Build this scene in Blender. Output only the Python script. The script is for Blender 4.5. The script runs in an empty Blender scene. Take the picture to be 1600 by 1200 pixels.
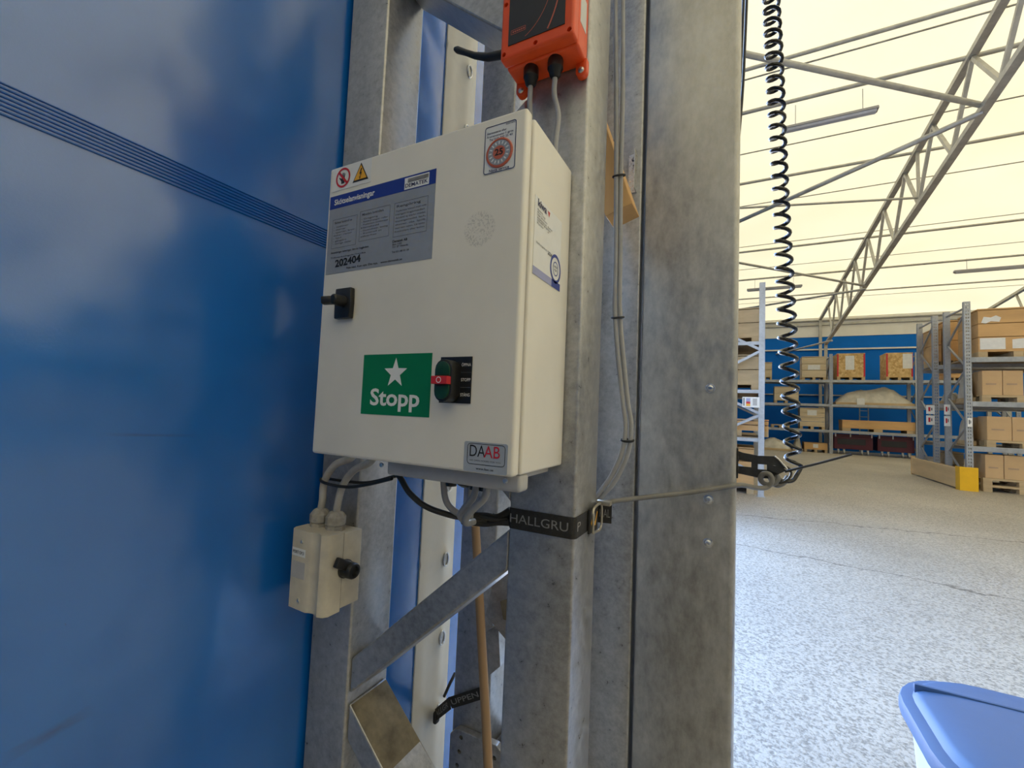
import bpy, bmesh, math, random
from mathutils import Vector, Matrix
random.seed(7)
SC = bpy.context.scene
COL = SC.collection

# ------------------------------------------------------------------ camera
CAM_H = 1.33
F_PX = 680.52
YAW, PITCH, ROLL = 0.486925, 0.0579267, 0.0412925
_cy, _sy, _cp, _sp = math.cos(YAW), math.sin(YAW), math.cos(PITCH), math.sin(PITCH)
FWD = Vector((-_sy*_cp, _cy*_cp, _sp))
_r0 = Vector((_cy, _sy, 0)); _u0 = _r0.cross(FWD)
RIGHT = _r0*math.cos(ROLL) + _u0*math.sin(ROLL)
UP = -_r0*math.sin(ROLL) + _u0*math.cos(ROLL)
EYE = Vector((0, 0, CAM_H))
cam = bpy.data.cameras.new('camera')
cam_o = bpy.data.objects.new('camera', cam); COL.objects.link(cam_o)
cam.sensor_fit = 'HORIZONTAL'; cam.sensor_width = 36.0
cam.lens = F_PX/1600*36.0
cam.clip_start = 0.02; cam.clip_end = 400
M = Matrix((RIGHT, UP, -FWD)).transposed().to_4x4(); M.translation = EYE
cam_o.matrix_world = M
SC.camera = cam_o

# ------------------------------------------------------------------ world, sun, exposure
wd = bpy.data.worlds.new('sky'); SC.world = wd; wd.use_nodes = True
wn = wd.node_tree.nodes; bgn = wn.get('Background') or wn.new('ShaderNodeBackground')
bgn.inputs[1].default_value = 7.0
wtc = wn.new('ShaderNodeTexCoord'); wsep = wn.new('ShaderNodeSeparateXYZ'); wrp = wn.new('ShaderNodeValToRGB')   # pale horizon, blue zenith
wd.node_tree.links.new(wtc.outputs['Generated'], wsep.inputs[0]); wd.node_tree.links.new(wsep.outputs['Z'], wrp.inputs[0])
wrp.color_ramp.elements[0].position = 0.0; wrp.color_ramp.elements[0].color = (.88, .93, 1.0, 1)
wrp.color_ramp.elements[1].position = .75; wrp.color_ramp.elements[1].color = (.24, .47, 1.0, 1)
wrp.color_ramp.elements.new(.28).color = (.48, .69, 1.0, 1)
wd.node_tree.links.new(wrp.outputs[0], bgn.inputs[0])
sun = bpy.data.lights.new('sun_offscreen', 'SUN'); sun.energy = 18.5; sun.angle = 0.01; sun.color = (1, .96, .9)
sun_o = bpy.data.objects.new('sun_offscreen', sun); COL.objects.link(sun_o)
sun_o.rotation_euler = Vector((0.0, 0.40, -0.90)).to_track_quat('-Z', 'Y').to_euler()
sun_o.location = (20, -10, 30)
vs = SC.view_settings
vs.view_transform = 'Standard'; vs.look = 'None'; vs.exposure = 0.25; vs.gamma = 1.0; vs.use_curve_mapping = False

# a pixel gives a direction; the plane the thing touches gives the distance
def ray(px, py): return (px-800)/F_PX*RIGHT - (py-600)/F_PX*UP + FWD
def onY(px, py, Y): d = ray(px, py); return EYE + d*(Y/d.y)
def onX(px, py, X): d = ray(px, py); return EYE + d*(X/d.x)
def onZ(px, py, Z): d = ray(px, py); return EYE + d*((Z-CAM_H)/d.z)

# ------------------------------------------------------------------ materials
def new_mat(name):
    m = bpy.data.materials.new(name); m.use_nodes = True
    nt = m.node_tree; b = nt.nodes['Principled BSDF']
    return m, nt, b
def noise(nt, scale, detail=4, rough=.6, vec=None, stretch=None):
    n = nt.nodes.new('ShaderNodeTexNoise'); n.inputs['Scale'].default_value = scale
    n.inputs['Detail'].default_value = detail; n.inputs['Roughness'].default_value = rough
    tc = nt.nodes.new('ShaderNodeTexCoord')
    if stretch:
        mp = nt.nodes.new('ShaderNodeMapping'); mp.inputs['Scale'].default_value = stretch
        nt.links.new(tc.outputs['Object'], mp.inputs[0]); nt.links.new(mp.outputs[0], n.inputs['Vector'])
    else: nt.links.new(tc.outputs['Object'], n.inputs['Vector'])
    return n
def ramp(nt, src, stops):
    r = nt.nodes.new('ShaderNodeValToRGB'); e = r.color_ramp.elements
    while len(e) < len(stops): e.new(.5)
    for el, (p, c) in zip(e, stops):
        el.position = p; el.color = (*c, 1) if len(c) == 3 else c
    nt.links.new(src, r.inputs[0]); return r
def bump(nt, b, src, strength, dist=.002):
    bp = nt.nodes.new('ShaderNodeBump'); bp.inputs['Strength'].default_value = strength
    bp.inputs['Distance'].default_value = dist
    nt.links.new(src, bp.inputs['Height']); nt.links.new(bp.outputs[0], b.inputs['Normal'])
    return bp
def plain(name, c, rough=.5, metal=0, var=.12, scale=30, bmp=0, bscale=None, stretch=None, spec=.5, detail=4):
    m, nt, b = new_mat(name)
    b.inputs['Roughness'].default_value = rough; b.inputs['Metallic'].default_value = metal
    b.inputs['Specular IOR Level'].default_value = spec
    n = noise(nt, scale, detail, .6, stretch=stretch)
    lo = tuple(max(0, x*(1-var)) for x in c); hi = tuple(min(1, x*(1+var)) for x in c)
    r = ramp(nt, n.outputs[0], [(.3, lo), (.7, hi)]); nt.links.new(r.outputs[0], b.inputs['Base Color'])
    if bmp:
        n2 = noise(nt, bscale or scale*4, 3, .5, stretch=stretch); bump(nt, b, n2.outputs[0], bmp)
    return m
def galv(name, lo, hi, scale=60, rough=.45, metal=.75, stretch=None, streak=.0):
    m, nt, b = new_mat(name)
    b.inputs['Metallic'].default_value = metal
    n1 = noise(nt, scale, 6, .7, stretch=stretch); n2 = noise(nt, 4.5, 3, .5, stretch=(1, 1, .35))
    mx = nt.nodes.new('ShaderNodeMath'); mx.operation = 'MULTIPLY_ADD'; mx.inputs[1].default_value = .55
    nt.links.new(n1.outputs[0], mx.inputs[0])
    m2 = nt.nodes.new('ShaderNodeMath'); m2.operation = 'MULTIPLY'; m2.inputs[1].default_value = .45
    nt.links.new(n2.outputs[0], m2.inputs[0]); nt.links.new(m2.outputs[0], mx.inputs[2])
    r = ramp(nt, mx.outputs[0], [(.34, lo), (.5, tuple((a+c)/2 for a, c in zip(lo, hi))), (.66, hi)])
    nt.links.new(r.outputs[0], b.inputs['Base Color'])
    rr = ramp(nt, n1.outputs[0], [(.3, (rough-.1,)*3), (.7, (rough+.13,)*3)])
    nt.links.new(rr.outputs[0], b.inputs['Roughness'])
    bump(nt, b, n1.outputs[0], .15, .001)
    return m

MT = {}
MT['galv'] = galv('galvanised_steel', (.25, .246, .238), (.56, .555, .54), rough=.36, metal=.6)
MT['galv_dark'] = MT['galv']
MT['post'] = galv('dull_galvanised_sheet', (.27, .262, .245), (.62, .61, .565), scale=34, rough=.42, metal=.6, stretch=(1, 1, .5))
MT['rack'] = galv('rack_steel', (.30, .315, .335), (.48, .50, .525), scale=20, rough=.45, metal=.5)
MT['truss'] = galv('truss_steel', (.36, .35, .32), (.58, .56, .50), scale=6, rough=.5, metal=.4)
MT['zinc'] = galv('zinc_hardware', (.5, .5, .5), (.75, .75, .74), scale=80, rough=.3, metal=.9)
MT['dusty'] = plain('dust_covered_steel', (.20, .165, .105), .85, .1, .35, 26, .2)
MT['bracket'] = plain('dark_painted_bracket', (.05, .05, .048), .5, .4, .3, 60)
MT['black'] = plain('black_plastic', (.012, .012, .012), .38, 0, .2, 40)
MT['black_cable'] = plain('black_rubber_cable', (.015, .015, .015), .45, 0, .2, 40)
MT['coil'] = plain('glossy_black_coil_cable', (.012, .012, .013), .22, 0, .2, 40)
MT['grey_cable'] = plain('grey_cable_sheath', (.34, .34, .34), .5, 0, .12, 25)
MT['dim_cable'] = plain('dull_dark_grey_cable', (.20, .19, .17), .5, 0, .2, 25)
MT['pale_cable'] = plain('dusty_pale_cable', (.46, .43, .38), .55, 0, .22, 30)
MT['gland_grey'] = plain('grey_plastic_gland', (.36, .33, .28), .6, 0, .25, 60, .1)
MT['switch'] = plain('aged_pale_grey_plastic', (.56, .51, .41), .5, 0, .12, 24, .05)
MT['plate_grey'] = plain('light_grey_plate', (.45, .44, .43), .5, 0, .08, 30)
MT['gasket'] = plain('dark_gasket', (.06, .055, .05), .7, 0, .2, 50)
MT['white'] = plain('white_print_film', (.80, .80, .78), .4, 0, .03, 40)
MT['paper'] = plain('white_paper', (.74, .73, .70), .7, 0, .06, 12)
MT['silver'] = plain('silver_print_film', (.34, .36, .39), .35, .25, .05, 20)
MT['silver_blue'] = plain('pale_grey_blue_print_film', (.40, .43, .47), .4, .1, .05, 20)
MT['ink'] = plain('black_ink', (.012, .012, .014), .5, 0, .1, 20)
MT['ink_grey'] = plain('grey_ink', (.10, .10, .11), .5, 0, .1, 20)
MT['ink_blue'] = plain('dark_blue_ink', (.012, .02, .10), .5, 0, .1, 20)
MT['blue_print'] = plain('blue_print', (.005, .032, .27), .35, 0, .05, 20)
MT['lilac'] = plain('lilac_print', (.34, .36, .58), .45, 0, .05, 20)
MT['red_print'] = plain('red_print', (.55, .015, .03), .4, 0, .05, 20)
MT['orange_print'] = plain('orange_red_print', (.55, .13, .07), .4, 0, .06, 20)
MT['yellow_print'] = plain('amber_yellow_print', (.85, .42, .02), .4, 0, .04, 20)
MT['green_print'] = plain('green_print', (.002, .19, .065), .35, 0, .05, 20)
MT['green_button'] = plain('dark_green_button', (.008, .055, .022), .3, 0, .15, 60)
MT['red_button'] = plain('red_button', (.60, .03, .035), .3, 0, .08, 60)
MT['orange'] = plain('orange_plastic', (.88, .095, .015), .42, 0, .05, 30, .04)
MT['receiver_panel'] = plain('black_overlay_panel', (.018, .018, .02), .5, 0, .1, 30)
MT['pine'] = plain('planed_pine', (.72, .42, .16), .55, 0, .16, 9, .06, 60, (1, 1, .12))
MT['pine_dark'] = plain('rough_sawn_timber', (.33, .20, .10), .75, 0, .22, 12, .2, 60, (1, 1, .12))
MT['stick'] = plain('brown_wooden_stick', (.42, .26, .13), .6, 0, .18, 14, .1, 50, (1, 1, .1))
MT['crate_pale'] = plain('pale_crate_wood', (.62, .50, .33), .75, 0, .12, 5, 0, None, (.2, 1, 1))
MT['crate_warm'] = plain('warm_crate_plywood', (.60, .36, .15), .7, 0, .16, 3.0, 0, None, (.25, 1, 1))
MT['pallet'] = plain('pallet_wood', (.50, .37, .21), .8, 0, .2, 6, 0, None, (.2, 1, 1))
MT['guard_wood'] = plain('guard_plank_wood', (.70, .50, .27), .7, 0, .12, 4, 0, None, (1, .15, 1))
MT['carton'] = plain('brown_cardboard', (.56, .37, .19), .75, 0, .06, 3)
MT['carton_dark'] = plain('brown_carton_print', (.40, .28, .18), .8, 0, .12, 3)
MT['tape'] = plain('clear_brown_tape', (.46, .30, .14), .35, 0, .06, 3)
MT['yellow'] = plain('yellow_paint', (.82, .46, .012), .45, 0, .06, 6)
MT['film'] = plain('cloudy_stretch_film', (.50, .46, .38), .35, 0, .25, 3, .3, 8)
MT['dark_deck'] = plain('shelf_chipboard', (.34, .26, .17), .8, 0, .2, 4)
MT['wine'] = plain('wine_red_paint', (.07, .008, .02), .5, 0, .2, 3)
MT['dark'] = plain('dark_machine_panel', (.02, .02, .024), .5, 0, .2, 3)
MT['bin_lid'] = plain('blue_bin_plastic', (.062, .13, .28), .42, 0, .05, 8, .05, 90)
MT['bin_body'] = plain('pale_bin_plastic', (.62, .70, .85), .45, 0, .05, 8)
MT['strap'] = plain('black_webbing', (.022, .020, .018), .75, 0, .3, 120, .3, 400)
MT['strap_print'] = MT['strap_print_light'] = plain('grey_strap_print', (.24, .235, .225), .7, 0, .2, 80)
MT['buckle'] = galv('brassy_buckle', (.38, .34, .26), (.62, .58, .48), 80, .35, .8)
MT['lamp_body'] = plain('grey_lamp_housing', (.26, .26, .28), .4, .2, .08, 3)
MT['lamp_tube'] = plain('unlit_lamp_diffuser', (.55, .55, .58), .4, 0, .05, 3)
MT['strip'] = plain('cream_lacing_canvas', (.74, .70, .60), .5, 0, .05, 8, .12, 14)
MT['band_white'] = plain('white_wall_band', (.74, .72, .66), .5, 0, .05, 2)

def mat_osb():
    m, nt, b = new_mat('oriented_strand_board'); b.inputs['Roughness'].default_value = .7
    v = nt.nodes.new('ShaderNodeTexVoronoi'); v.inputs['Scale'].default_value = 14
    tc = nt.nodes.new('ShaderNodeTexCoord'); nt.links.new(tc.outputs['Object'], v.inputs['Vector'])
    r = ramp(nt, v.outputs['Color'], [(.2, (.50, .30, .10)), (.8, (.74, .52, .24))])
    nt.links.new(r.outputs[0], b.inputs['Base Color']); return m
MT['osb'] = mat_osb()

def mat_cabinet():
    m, nt, b = new_mat('cream_powder_coat')
    b.inputs['Roughness'].default_value = .42
    n = noise(nt, 5, 4); r = ramp(nt, n.outputs[0], [(.3, (.76, .725, .64)), (.7, (.84, .80, .71))])
    # grey dotted patch left by a removed sticker
    tc = nt.nodes.new('ShaderNodeTexCoord'); geo = nt.nodes.new('ShaderNodeNewGeometry')
    c = onY(749, 358, .511)
    d = nt.nodes.new('ShaderNodeVectorMath'); d.operation = 'DISTANCE'; d.inputs[1].default_value = c
    nt.links.new(geo.outputs['Position'], d.inputs[0])
    dr = ramp(nt, d.outputs['Value'], [(.0, (.28,)*3), (.023, (.42,)*3), (.027, (0, 0, 0))])
    sp = noise(nt, 420, 2, .5); sr = ramp(nt, sp.outputs[0], [(.5, (.12,)*3), (.62, (1, 1, 1))])
    mm = nt.nodes.new('ShaderNodeMix'); mm.data_type = 'RGBA'; mm.blend_type = 'MULTIPLY'; mm.inputs[0].default_value = 1
    nt.links.new(dr.outputs[0], mm.inputs[6]); nt.links.new(sr.outputs[0], mm.inputs[7])
    # small scuffs
    sc = noise(nt, 55, 6, .75, stretch=(1, 1, .5)); scr = ramp(nt, sc.outputs[0], [(.70, (0, 0, 0)), (.78, (.55,)*3)])
    ad = nt.nodes.new('ShaderNodeMix'); ad.data_type = 'RGBA'; ad.blend_type = 'LIGHTEN'; ad.inputs[0].default_value = 1
    nt.links.new(mm.outputs[2], ad.inputs[6]); nt.links.new(scr.outputs[0], ad.inputs[7])
    mx = nt.nodes.new('ShaderNodeMix'); mx.data_type = 'RGBA'
    nt.links.new(ad.outputs[2], mx.inputs[0]); nt.links.new(r.outputs[0], mx.inputs[6])
    mx.inputs[7].default_value = (.22, .215, .20, 1)
    nt.links.new(mx.outputs[2], b.inputs['Base Color'])
    n2 = noise(nt, 650, 2); bump(nt, b, n2.outputs[0], .16, .0006)
    return m
MT['cabinet'] = mat_cabinet()

def mat_pvc():
    m, nt, b = new_mat('blue_coated_canvas')
    n = noise(nt, 1.6, 5, .6); r = ramp(nt, n.outputs[0], [(.3, (.001, .115, .47)), (.7, (.002, .15, .56))])
    sp = noise(nt, 70, 5, .8, stretch=(1, 1, .7)); sr = ramp(nt, sp.outputs[0], [(.70, (0, 0, 0)), (.80, (.6,)*3)])
    mx = nt.nodes.new('ShaderNodeMix'); mx.data_type = 'RGBA'
    nt.links.new(sr.outputs[0], mx.inputs[0]); nt.links.new(r.outputs[0], mx.inputs[6])
    mx.inputs[7].default_value = (.012, .03, .07, 1)
    # two long scuffs rubbed into the cloth
    geo = nt.nodes.new('ShaderNodeNewGeometry'); last = mx.outputs[2]
    wob = noise(nt, 40, 3)
    for a, bb, wdt in (((155, 679), (315, 681), .003), ((0, 1190), (150, 1105), .010)):
        A = onX(*a, -.86); B = onX(*bb, -.86); t = (B-A).normalized(); nn = Vector((0, -t.z, t.y)); L = (B-A).length
        sub = nt.nodes.new('ShaderNodeVectorMath'); sub.operation = 'SUBTRACT'; sub.inputs[1].default_value = (A+B)/2
        nt.links.new(geo.outputs['Position'], sub.inputs[0])
        def dot(v, s):
            q = nt.nodes.new('ShaderNodeVectorMath'); q.operation = 'DOT_PRODUCT'; q.inputs[1].default_value = v
            nt.links.new(sub.outputs[0], q.inputs[0])
            q2 = nt.nodes.new('ShaderNodeMath'); q2.operation = 'ABSOLUTE'; nt.links.new(q.outputs['Value'], q2.inputs[0])
            q3 = nt.nodes.new('ShaderNodeMath'); q3.operation = 'DIVIDE'; q3.inputs[1].default_value = s
            nt.links.new(q2.outputs[0], q3.inputs[0]); return q3
        da = dot(t, L/2); dn = dot(nn, wdt)
        mxx = nt.nodes.new('ShaderNodeMath'); mxx.operation = 'MAXIMUM'
        nt.links.new(da.outputs[0], mxx.inputs[0]); nt.links.new(dn.outputs[0], mxx.inputs[1])
        mr = nt.nodes.new('ShaderNodeMapRange'); mr.inputs[1].default_value = 0; mr.inputs[2].default_value = 1
        mr.inputs[3].default_value = .9; mr.inputs[4].default_value = 0
        nt.links.new(mxx.outputs[0], mr.inputs[0])
        ml = nt.nodes.new('ShaderNodeMath'); ml.operation = 'MULTIPLY'
        nt.links.new(mr.outputs[0], ml.inputs[0]); nt.links.new(wob.outputs[0], ml.inputs[1])
        k = nt.nodes.new('ShaderNodeMix'); k.data_type = 'RGBA'; k.inputs[7].default_value = (.012, .03, .07, 1)
        nt.links.new(ml.outputs[0], k.inputs[0]); nt.links.new(last, k.inputs[6]); last = k.outputs[2]
    nt.links.new(last, b.inputs['Base Color'])
    b.inputs['Roughness'].default_value = .24; b.inputs['Specular IOR Level'].default_value = 1.0
    b.inputs['Coat Weight'].default_value = .6; b.inputs['Coat Roughness'].default_value = .2; b.inputs['Coat IOR'].default_value = 1.7
    w1 = noise(nt, 3.2, 2, .4); w2 = noise(nt, 260, 2)
    bp = bump(nt, b, w1.outputs[0], .55, .06)
    b2 = nt.nodes.new('ShaderNodeBump'); b2.inputs['Strength'].default_value = .12; b2.inputs['Distance'].default_value = .001
    nt.links.new(w2.outputs[0], b2.inputs['Height']); nt.links.new(bp.outputs[0], b2.inputs['Normal'])
    nt.links.new(b2.outputs[0], b.inputs['Normal'])
    return m
MT['pvc'] = mat_pvc()
MT['wall_far'] = plain('blue_wall_cloth', (.008, .15, .56), .8, 0, .1, .6, spec=.12)

def mat_membrane():
    m = bpy.data.materials.new('cream_translucent_membrane'); m.use_nodes = True
    nt = m.node_tree; nt.nodes.clear()
    out = nt.nodes.new('ShaderNodeOutputMaterial')
    t = nt.nodes.new('ShaderNodeBsdfTranslucent'); d = nt.nodes.new('ShaderNodeBsdfDiffuse')
    n = noise(nt, .45, 4, .5); r = ramp(nt, n.outputs[0], [(.3, (.90, .69, .35)), (.7, (.95, .745, .40))])
    nt.links.new(r.outputs[0], t.inputs[0]); d.inputs[0].default_value = (.70, .66, .54, 1)
    mx = nt.nodes.new('ShaderNodeMixShader'); mx.inputs[0].default_value = .88
    nt.links.new(t.outputs[0], mx.inputs[1]); nt.links.new(d.outputs[0], mx.inputs[2])
    nt.links.new(mx.outputs[0], out.inputs[0]); return m
MT['membrane'] = mat_membrane()

def mat_floor():
    m, nt, b = new_mat('rough_asphalt_floor')
    n1 = noise(nt, .5, 5, .6); n2 = noise(nt, 55, 4, .7)
    r1 = ramp(nt, n1.outputs[0], [(.3, (.40, .36, .30)), (.7, (.53, .48, .40))])
    r2 = ramp(nt, n2.outputs[0], [(.38, (.34,)*3), (.56, (1, 1, 1))])
    mx = nt.nodes.new('ShaderNodeMix'); mx.data_type = 'RGBA'; mx.blend_type = 'MULTIPLY'; mx.inputs[0].default_value = .8
    nt.links.new(r1.outputs[0], mx.inputs[6]); nt.links.new(r2.outputs[0], mx.inputs[7])
    # two long cracks
    geo = nt.nodes.new('ShaderNodeNewGeometry'); last = mx.outputs[2]
    wob = noise(nt, 2.2, 5, .6)
    for a, bb in (((1160, 852), (1600, 938)), ((1160, 805), (1440, 832))):
        A = onZ(*a, 0); B = onZ(*bb, 0); t = (B-A).normalized(); nn = Vector((-t.y, t.x, 0))
        q = nt.nodes.new('ShaderNodeVectorMath'); q.operation = 'DOT_PRODUCT'; q.inputs[1].default_value = nn
        nt.links.new(geo.outputs['Position'], q.inputs[0])
        s = nt.nodes.new('ShaderNodeMath'); s.operation = 'MULTIPLY_ADD'; s.inputs[1].default_value = .5
        nt.links.new(wob.outputs[0], s.inputs[0]); s.inputs[2].default_value = -nn.dot(A) - .25
        s2 = nt.nodes.new('ShaderNodeMath'); s2.operation = 'ADD'
        nt.links.new(q.outputs['Value'], s2.inputs[0]); nt.links.new(s.outputs[0], s2.inputs[1])
        ab = nt.nodes.new('ShaderNodeMath'); ab.operation = 'ABSOLUTE'; nt.links.new(s2.outputs[0], ab.inputs[0])
        mr = nt.nodes.new('ShaderNodeMapRange'); mr.inputs[2].default_value = .022
        mr.inputs[3].default_value = .85; mr.inputs[4].default_value = 0
        nt.links.new(ab.outputs[0], mr.inputs[0])
        k = nt.nodes.new('ShaderNodeMix'); k.data_type = 'RGBA'; k.inputs[7].default_value = (.08, .07, .06, 1)
        nt.links.new(mr.outputs[0], k.inputs[0]); nt.links.new(last, k.inputs[6]); last = k.outputs[2]
    nt.links.new(last, b.inputs['Base Color'])
    b.inputs['Roughness'].default_value = .55
    bump(nt, b, n2.outputs[0], .6, .008)
    return m
MT['floor'] = mat_floor()
MT['ground'] = plain('outdoor_gravel', (.36, .35, .34), .9, 0, .2, 2)

# ------------------------------------------------------------------ mesh helpers
class MB:
    def __init__(s): s.v = []; s.f = []
    def add(s, vs, fs):
        o = len(s.v); s.v += [Vector(x) for x in vs]; s.f += [tuple(i+o for i in f) for f in fs]; return s
    def from_bm(s, bm):
        bm.verts.index_update()
        s.add([v.co.copy() for v in bm.verts], [[v.index for v in f.verts] for f in bm.faces]); bm.free(); return s
    def box(s, lo, hi, bev=0, seg=2, mat=None):
        bm = bmesh.new(); bmesh.ops.create_cube(bm, size=1)
        lo = Vector(lo); hi = Vector(hi); c = (lo+hi)/2; d = hi-lo
        for v in bm.verts: v.co = Vector((v.co.x*d.x, v.co.y*d.y, v.co.z*d.z)) + (Vector((0, 0, 0)) if mat else c)
        if bev: bmesh.ops.bevel(bm, geom=list(bm.edges), offset=bev, segments=seg, profile=.5, affect='EDGES', clamp_overlap=True)
        if mat:
            for v in bm.verts: v.co = mat @ v.co
        return s.from_bm(bm)
    def bar(s, p0, p1, w, h, up=(0, 0, 1), bev=0):
        """rectangular bar from p0 to p1, w across, h along the up hint"""
        p0 = Vector(p0); p1 = Vector(p1); d = (p1-p0); L = d.length; d.normalize()
        u = Vector(up); x = d.cross(u)
        if x.length < 1e-4: x = d.cross(Vector((1, 0, 0)))
        x.normalize(); u = x.cross(d).normalized()
        m = Matrix((x, d, u)).transposed().to_4x4(); m.translation = (p0+p1)/2
        return s.box((-w/2, -L/2, -h/2), (w/2, L/2, h/2), bev, 2, m)
    def prism(s, poly, axis, a, b, bev=0):
        """poly: list of 2-D points; axis X: (y,z)  Y: (x,z)  Z: (x,y)"""
        def P(p, t): return {'X': (t, p[0], p[1]), 'Y': (p[0], t, p[1]), 'Z': (p[0], p[1], t)}[axis]
        n = len(poly); bm = bmesh.new()
        va = [bm.verts.new(P(p, a)) for p in poly]; vb = [bm.verts.new(P(p, b)) for p in poly]
        bm.faces.new(va); bm.faces.new(vb[::-1])
        for i in range(n): bm.faces.new((va[i], vb[i], vb[(i+1) % n], va[(i+1) % n]))
        bmesh.ops.recalc_face_normals(bm, faces=bm.faces)
        if bev: bmesh.ops.bevel(bm, geom=list(bm.edges), offset=bev, segments=2, profile=.5, affect='EDGES', clamp_overlap=True)
        return s.from_bm(bm)
    def tube(s, pts, r, n=10, caps=True, smooth_path=0, closed=False):
        pts = [Vector(p) for p in pts]
        if smooth_path: pts = catmull(pts, smooth_path)
        if not isinstance(r, (list, tuple)): r = [r]*len(pts)
        N = len(pts); rings = []; prev = None
        for i, p in enumerate(pts):
            t = (pts[min(i+1, N-1)] - pts[max(i-1, 0)]).normalized()
            if prev is None:
                a = t.cross(Vector((0, 0, 1)))
                if a.length < .05: a = t.cross(Vector((1, 0, 0)))
                a.normalize()
            else:
                a = prev - t*prev.dot(t); a.normalize()
            prev = a; b = t.cross(a)
            rings.append([p + (a*math.cos(2*math.pi*k/n) + b*math.sin(2*math.pi*k/n))*r[i] for k in range(n)])
        vs = [q for g in rings for q in g]; fs = []
        for i in range(N-1):
            for k in range(n):
                k2 = (k+1) % n; fs.append((i*n+k, i*n+k2, (i+1)*n+k2, (i+1)*n+k))
        if caps: fs.append(tuple(range(n))[::-1]); fs.append(tuple((N-1)*n+k for k in range(n)))
        return s.add(vs, fs)
    def cyl(s, p0, p1, r0, r1=None, n=20): return s.tube([p0, p1], [r0, r1 if r1 is not None else r0], n)
    def lathe(s, p, axis, prof, n=24):
        """prof: (distance along axis, radius)"""
        ax = Vector(axis).normalized(); p = Vector(p)
        return s.tube_dir(p, ax, prof, n)
    def tube_dir(s, p, ax, prof, n):
        a = ax.cross(Vector((0, 0, 1)))
        if a.length < .05: a = ax.cross(Vector((1, 0, 0)))
        a.normalize(); b = ax.cross(a)
        vs = [p + ax*d + (a*math.cos(2*math.pi*k/n)+b*math.sin(2*math.pi*k/n))*r for d, r in prof for k in range(n)]
        fs = []
        for i in range(len(prof)-1):
            for k in range(n):
                k2 = (k+1) % n; fs.append((i*n+k, i*n+k2, (i+1)*n+k2, (i+1)*n+k))
        fs.append(tuple(range(n))[::-1]); fs.append(tuple((len(prof)-1)*n+k for k in range(n)))
        return s.add(vs, fs)

def catmull(P, k):
    out = []; N = len(P)
    for i in range(N-1):
        p0 = P[max(i-1, 0)]; p1 = P[i]; p2 = P[i+1]; p3 = P[min(i+2, N-1)]
        for j in range(k):
            t = j/k
            out.append(.5*((2*p1) + (p2-p0)*t + (2*p0-5*p1+4*p2-p3)*t*t + (3*p1-p0-3*p2+p3)*t**3))
    out.append(P[-1]); return out

ORG = {}
def make(name, mb, mat, parent=None, base=None, smooth=False):
    me = bpy.data.meshes.new(name)
    if parent is None:
        if base is None:
            xs = [v.x for v in mb.v]; ys = [v.y for v in mb.v]; zs = [v.z for v in mb.v]
            base = Vector(((min(xs)+max(xs))/2, (min(ys)+max(ys))/2, min(zs)))
        o0 = Vector(base)
    else: o0 = ORG[parent.name]
    me.from_pydata([tuple(v-o0) for v in mb.v], [], mb.f); me.update()
    bm = bmesh.new(); bm.from_mesh(me); bmesh.ops.recalc_face_normals(bm, faces=bm.faces); bm.to_mesh(me); bm.free()
    me.materials.append(MT[mat] if isinstance(mat, str) else mat)
    if smooth:
        for p in me.polygons: p.use_smooth = True
        try: me.set_sharp_from_angle(angle=math.radians(38))
        except Exception: pass
    o = bpy.data.objects.new(name, me); COL.objects.link(o)
    if parent is None: o.location = o0
    else: o.parent = parent
    ORG[o.name] = o0
    return o
def tag(o, label, cat, group=None):
    o['label'] = label; o['category'] = cat
    if group: o['group'] = group
    return o
def thing(name, base, label, cat, group=None):
    o = bpy.data.objects.new(name, None); COL.objects.link(o); o.location = base; o.empty_display_size = .05
    ORG[o.name] = Vector(base); return tag(o, label, cat, group)
def struct(name, mb, mat, parent=None, smooth=False):
    o = make(name, mb, mat, parent, smooth=smooth)
    if parent is None: o['kind'] = 'structure'
    return o

def cut(o, mb):
    """cut the shapes in mb out of o"""
    me = bpy.data.meshes.new('cutter'); w0 = ORG[o.name]
    me.from_pydata([tuple(v-w0) for v in mb.v], [], mb.f); me.update()
    bm = bmesh.new(); bm.from_mesh(me); bmesh.ops.recalc_face_normals(bm, faces=bm.faces); bm.to_mesh(me); bm.free()
    c = bpy.data.objects.new('cutter', me); COL.objects.link(c)
    par = o.parent; o.parent = None; loc = o.location.copy(); o.location = (0, 0, 0)
    m = o.modifiers.new('cut', 'BOOLEAN'); m.operation = 'DIFFERENCE'; m.object = c; m.solver = 'EXACT'
    bpy.context.view_layer.update()
    new = bpy.data.meshes.new_from_object(o.evaluated_get(bpy.context.evaluated_depsgraph_get()))
    o.modifiers.clear(); o.data = new; o.location = loc; o.parent = par
    bpy.data.objects.remove(c); bpy.data.meshes.remove(me)
    return o

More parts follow.
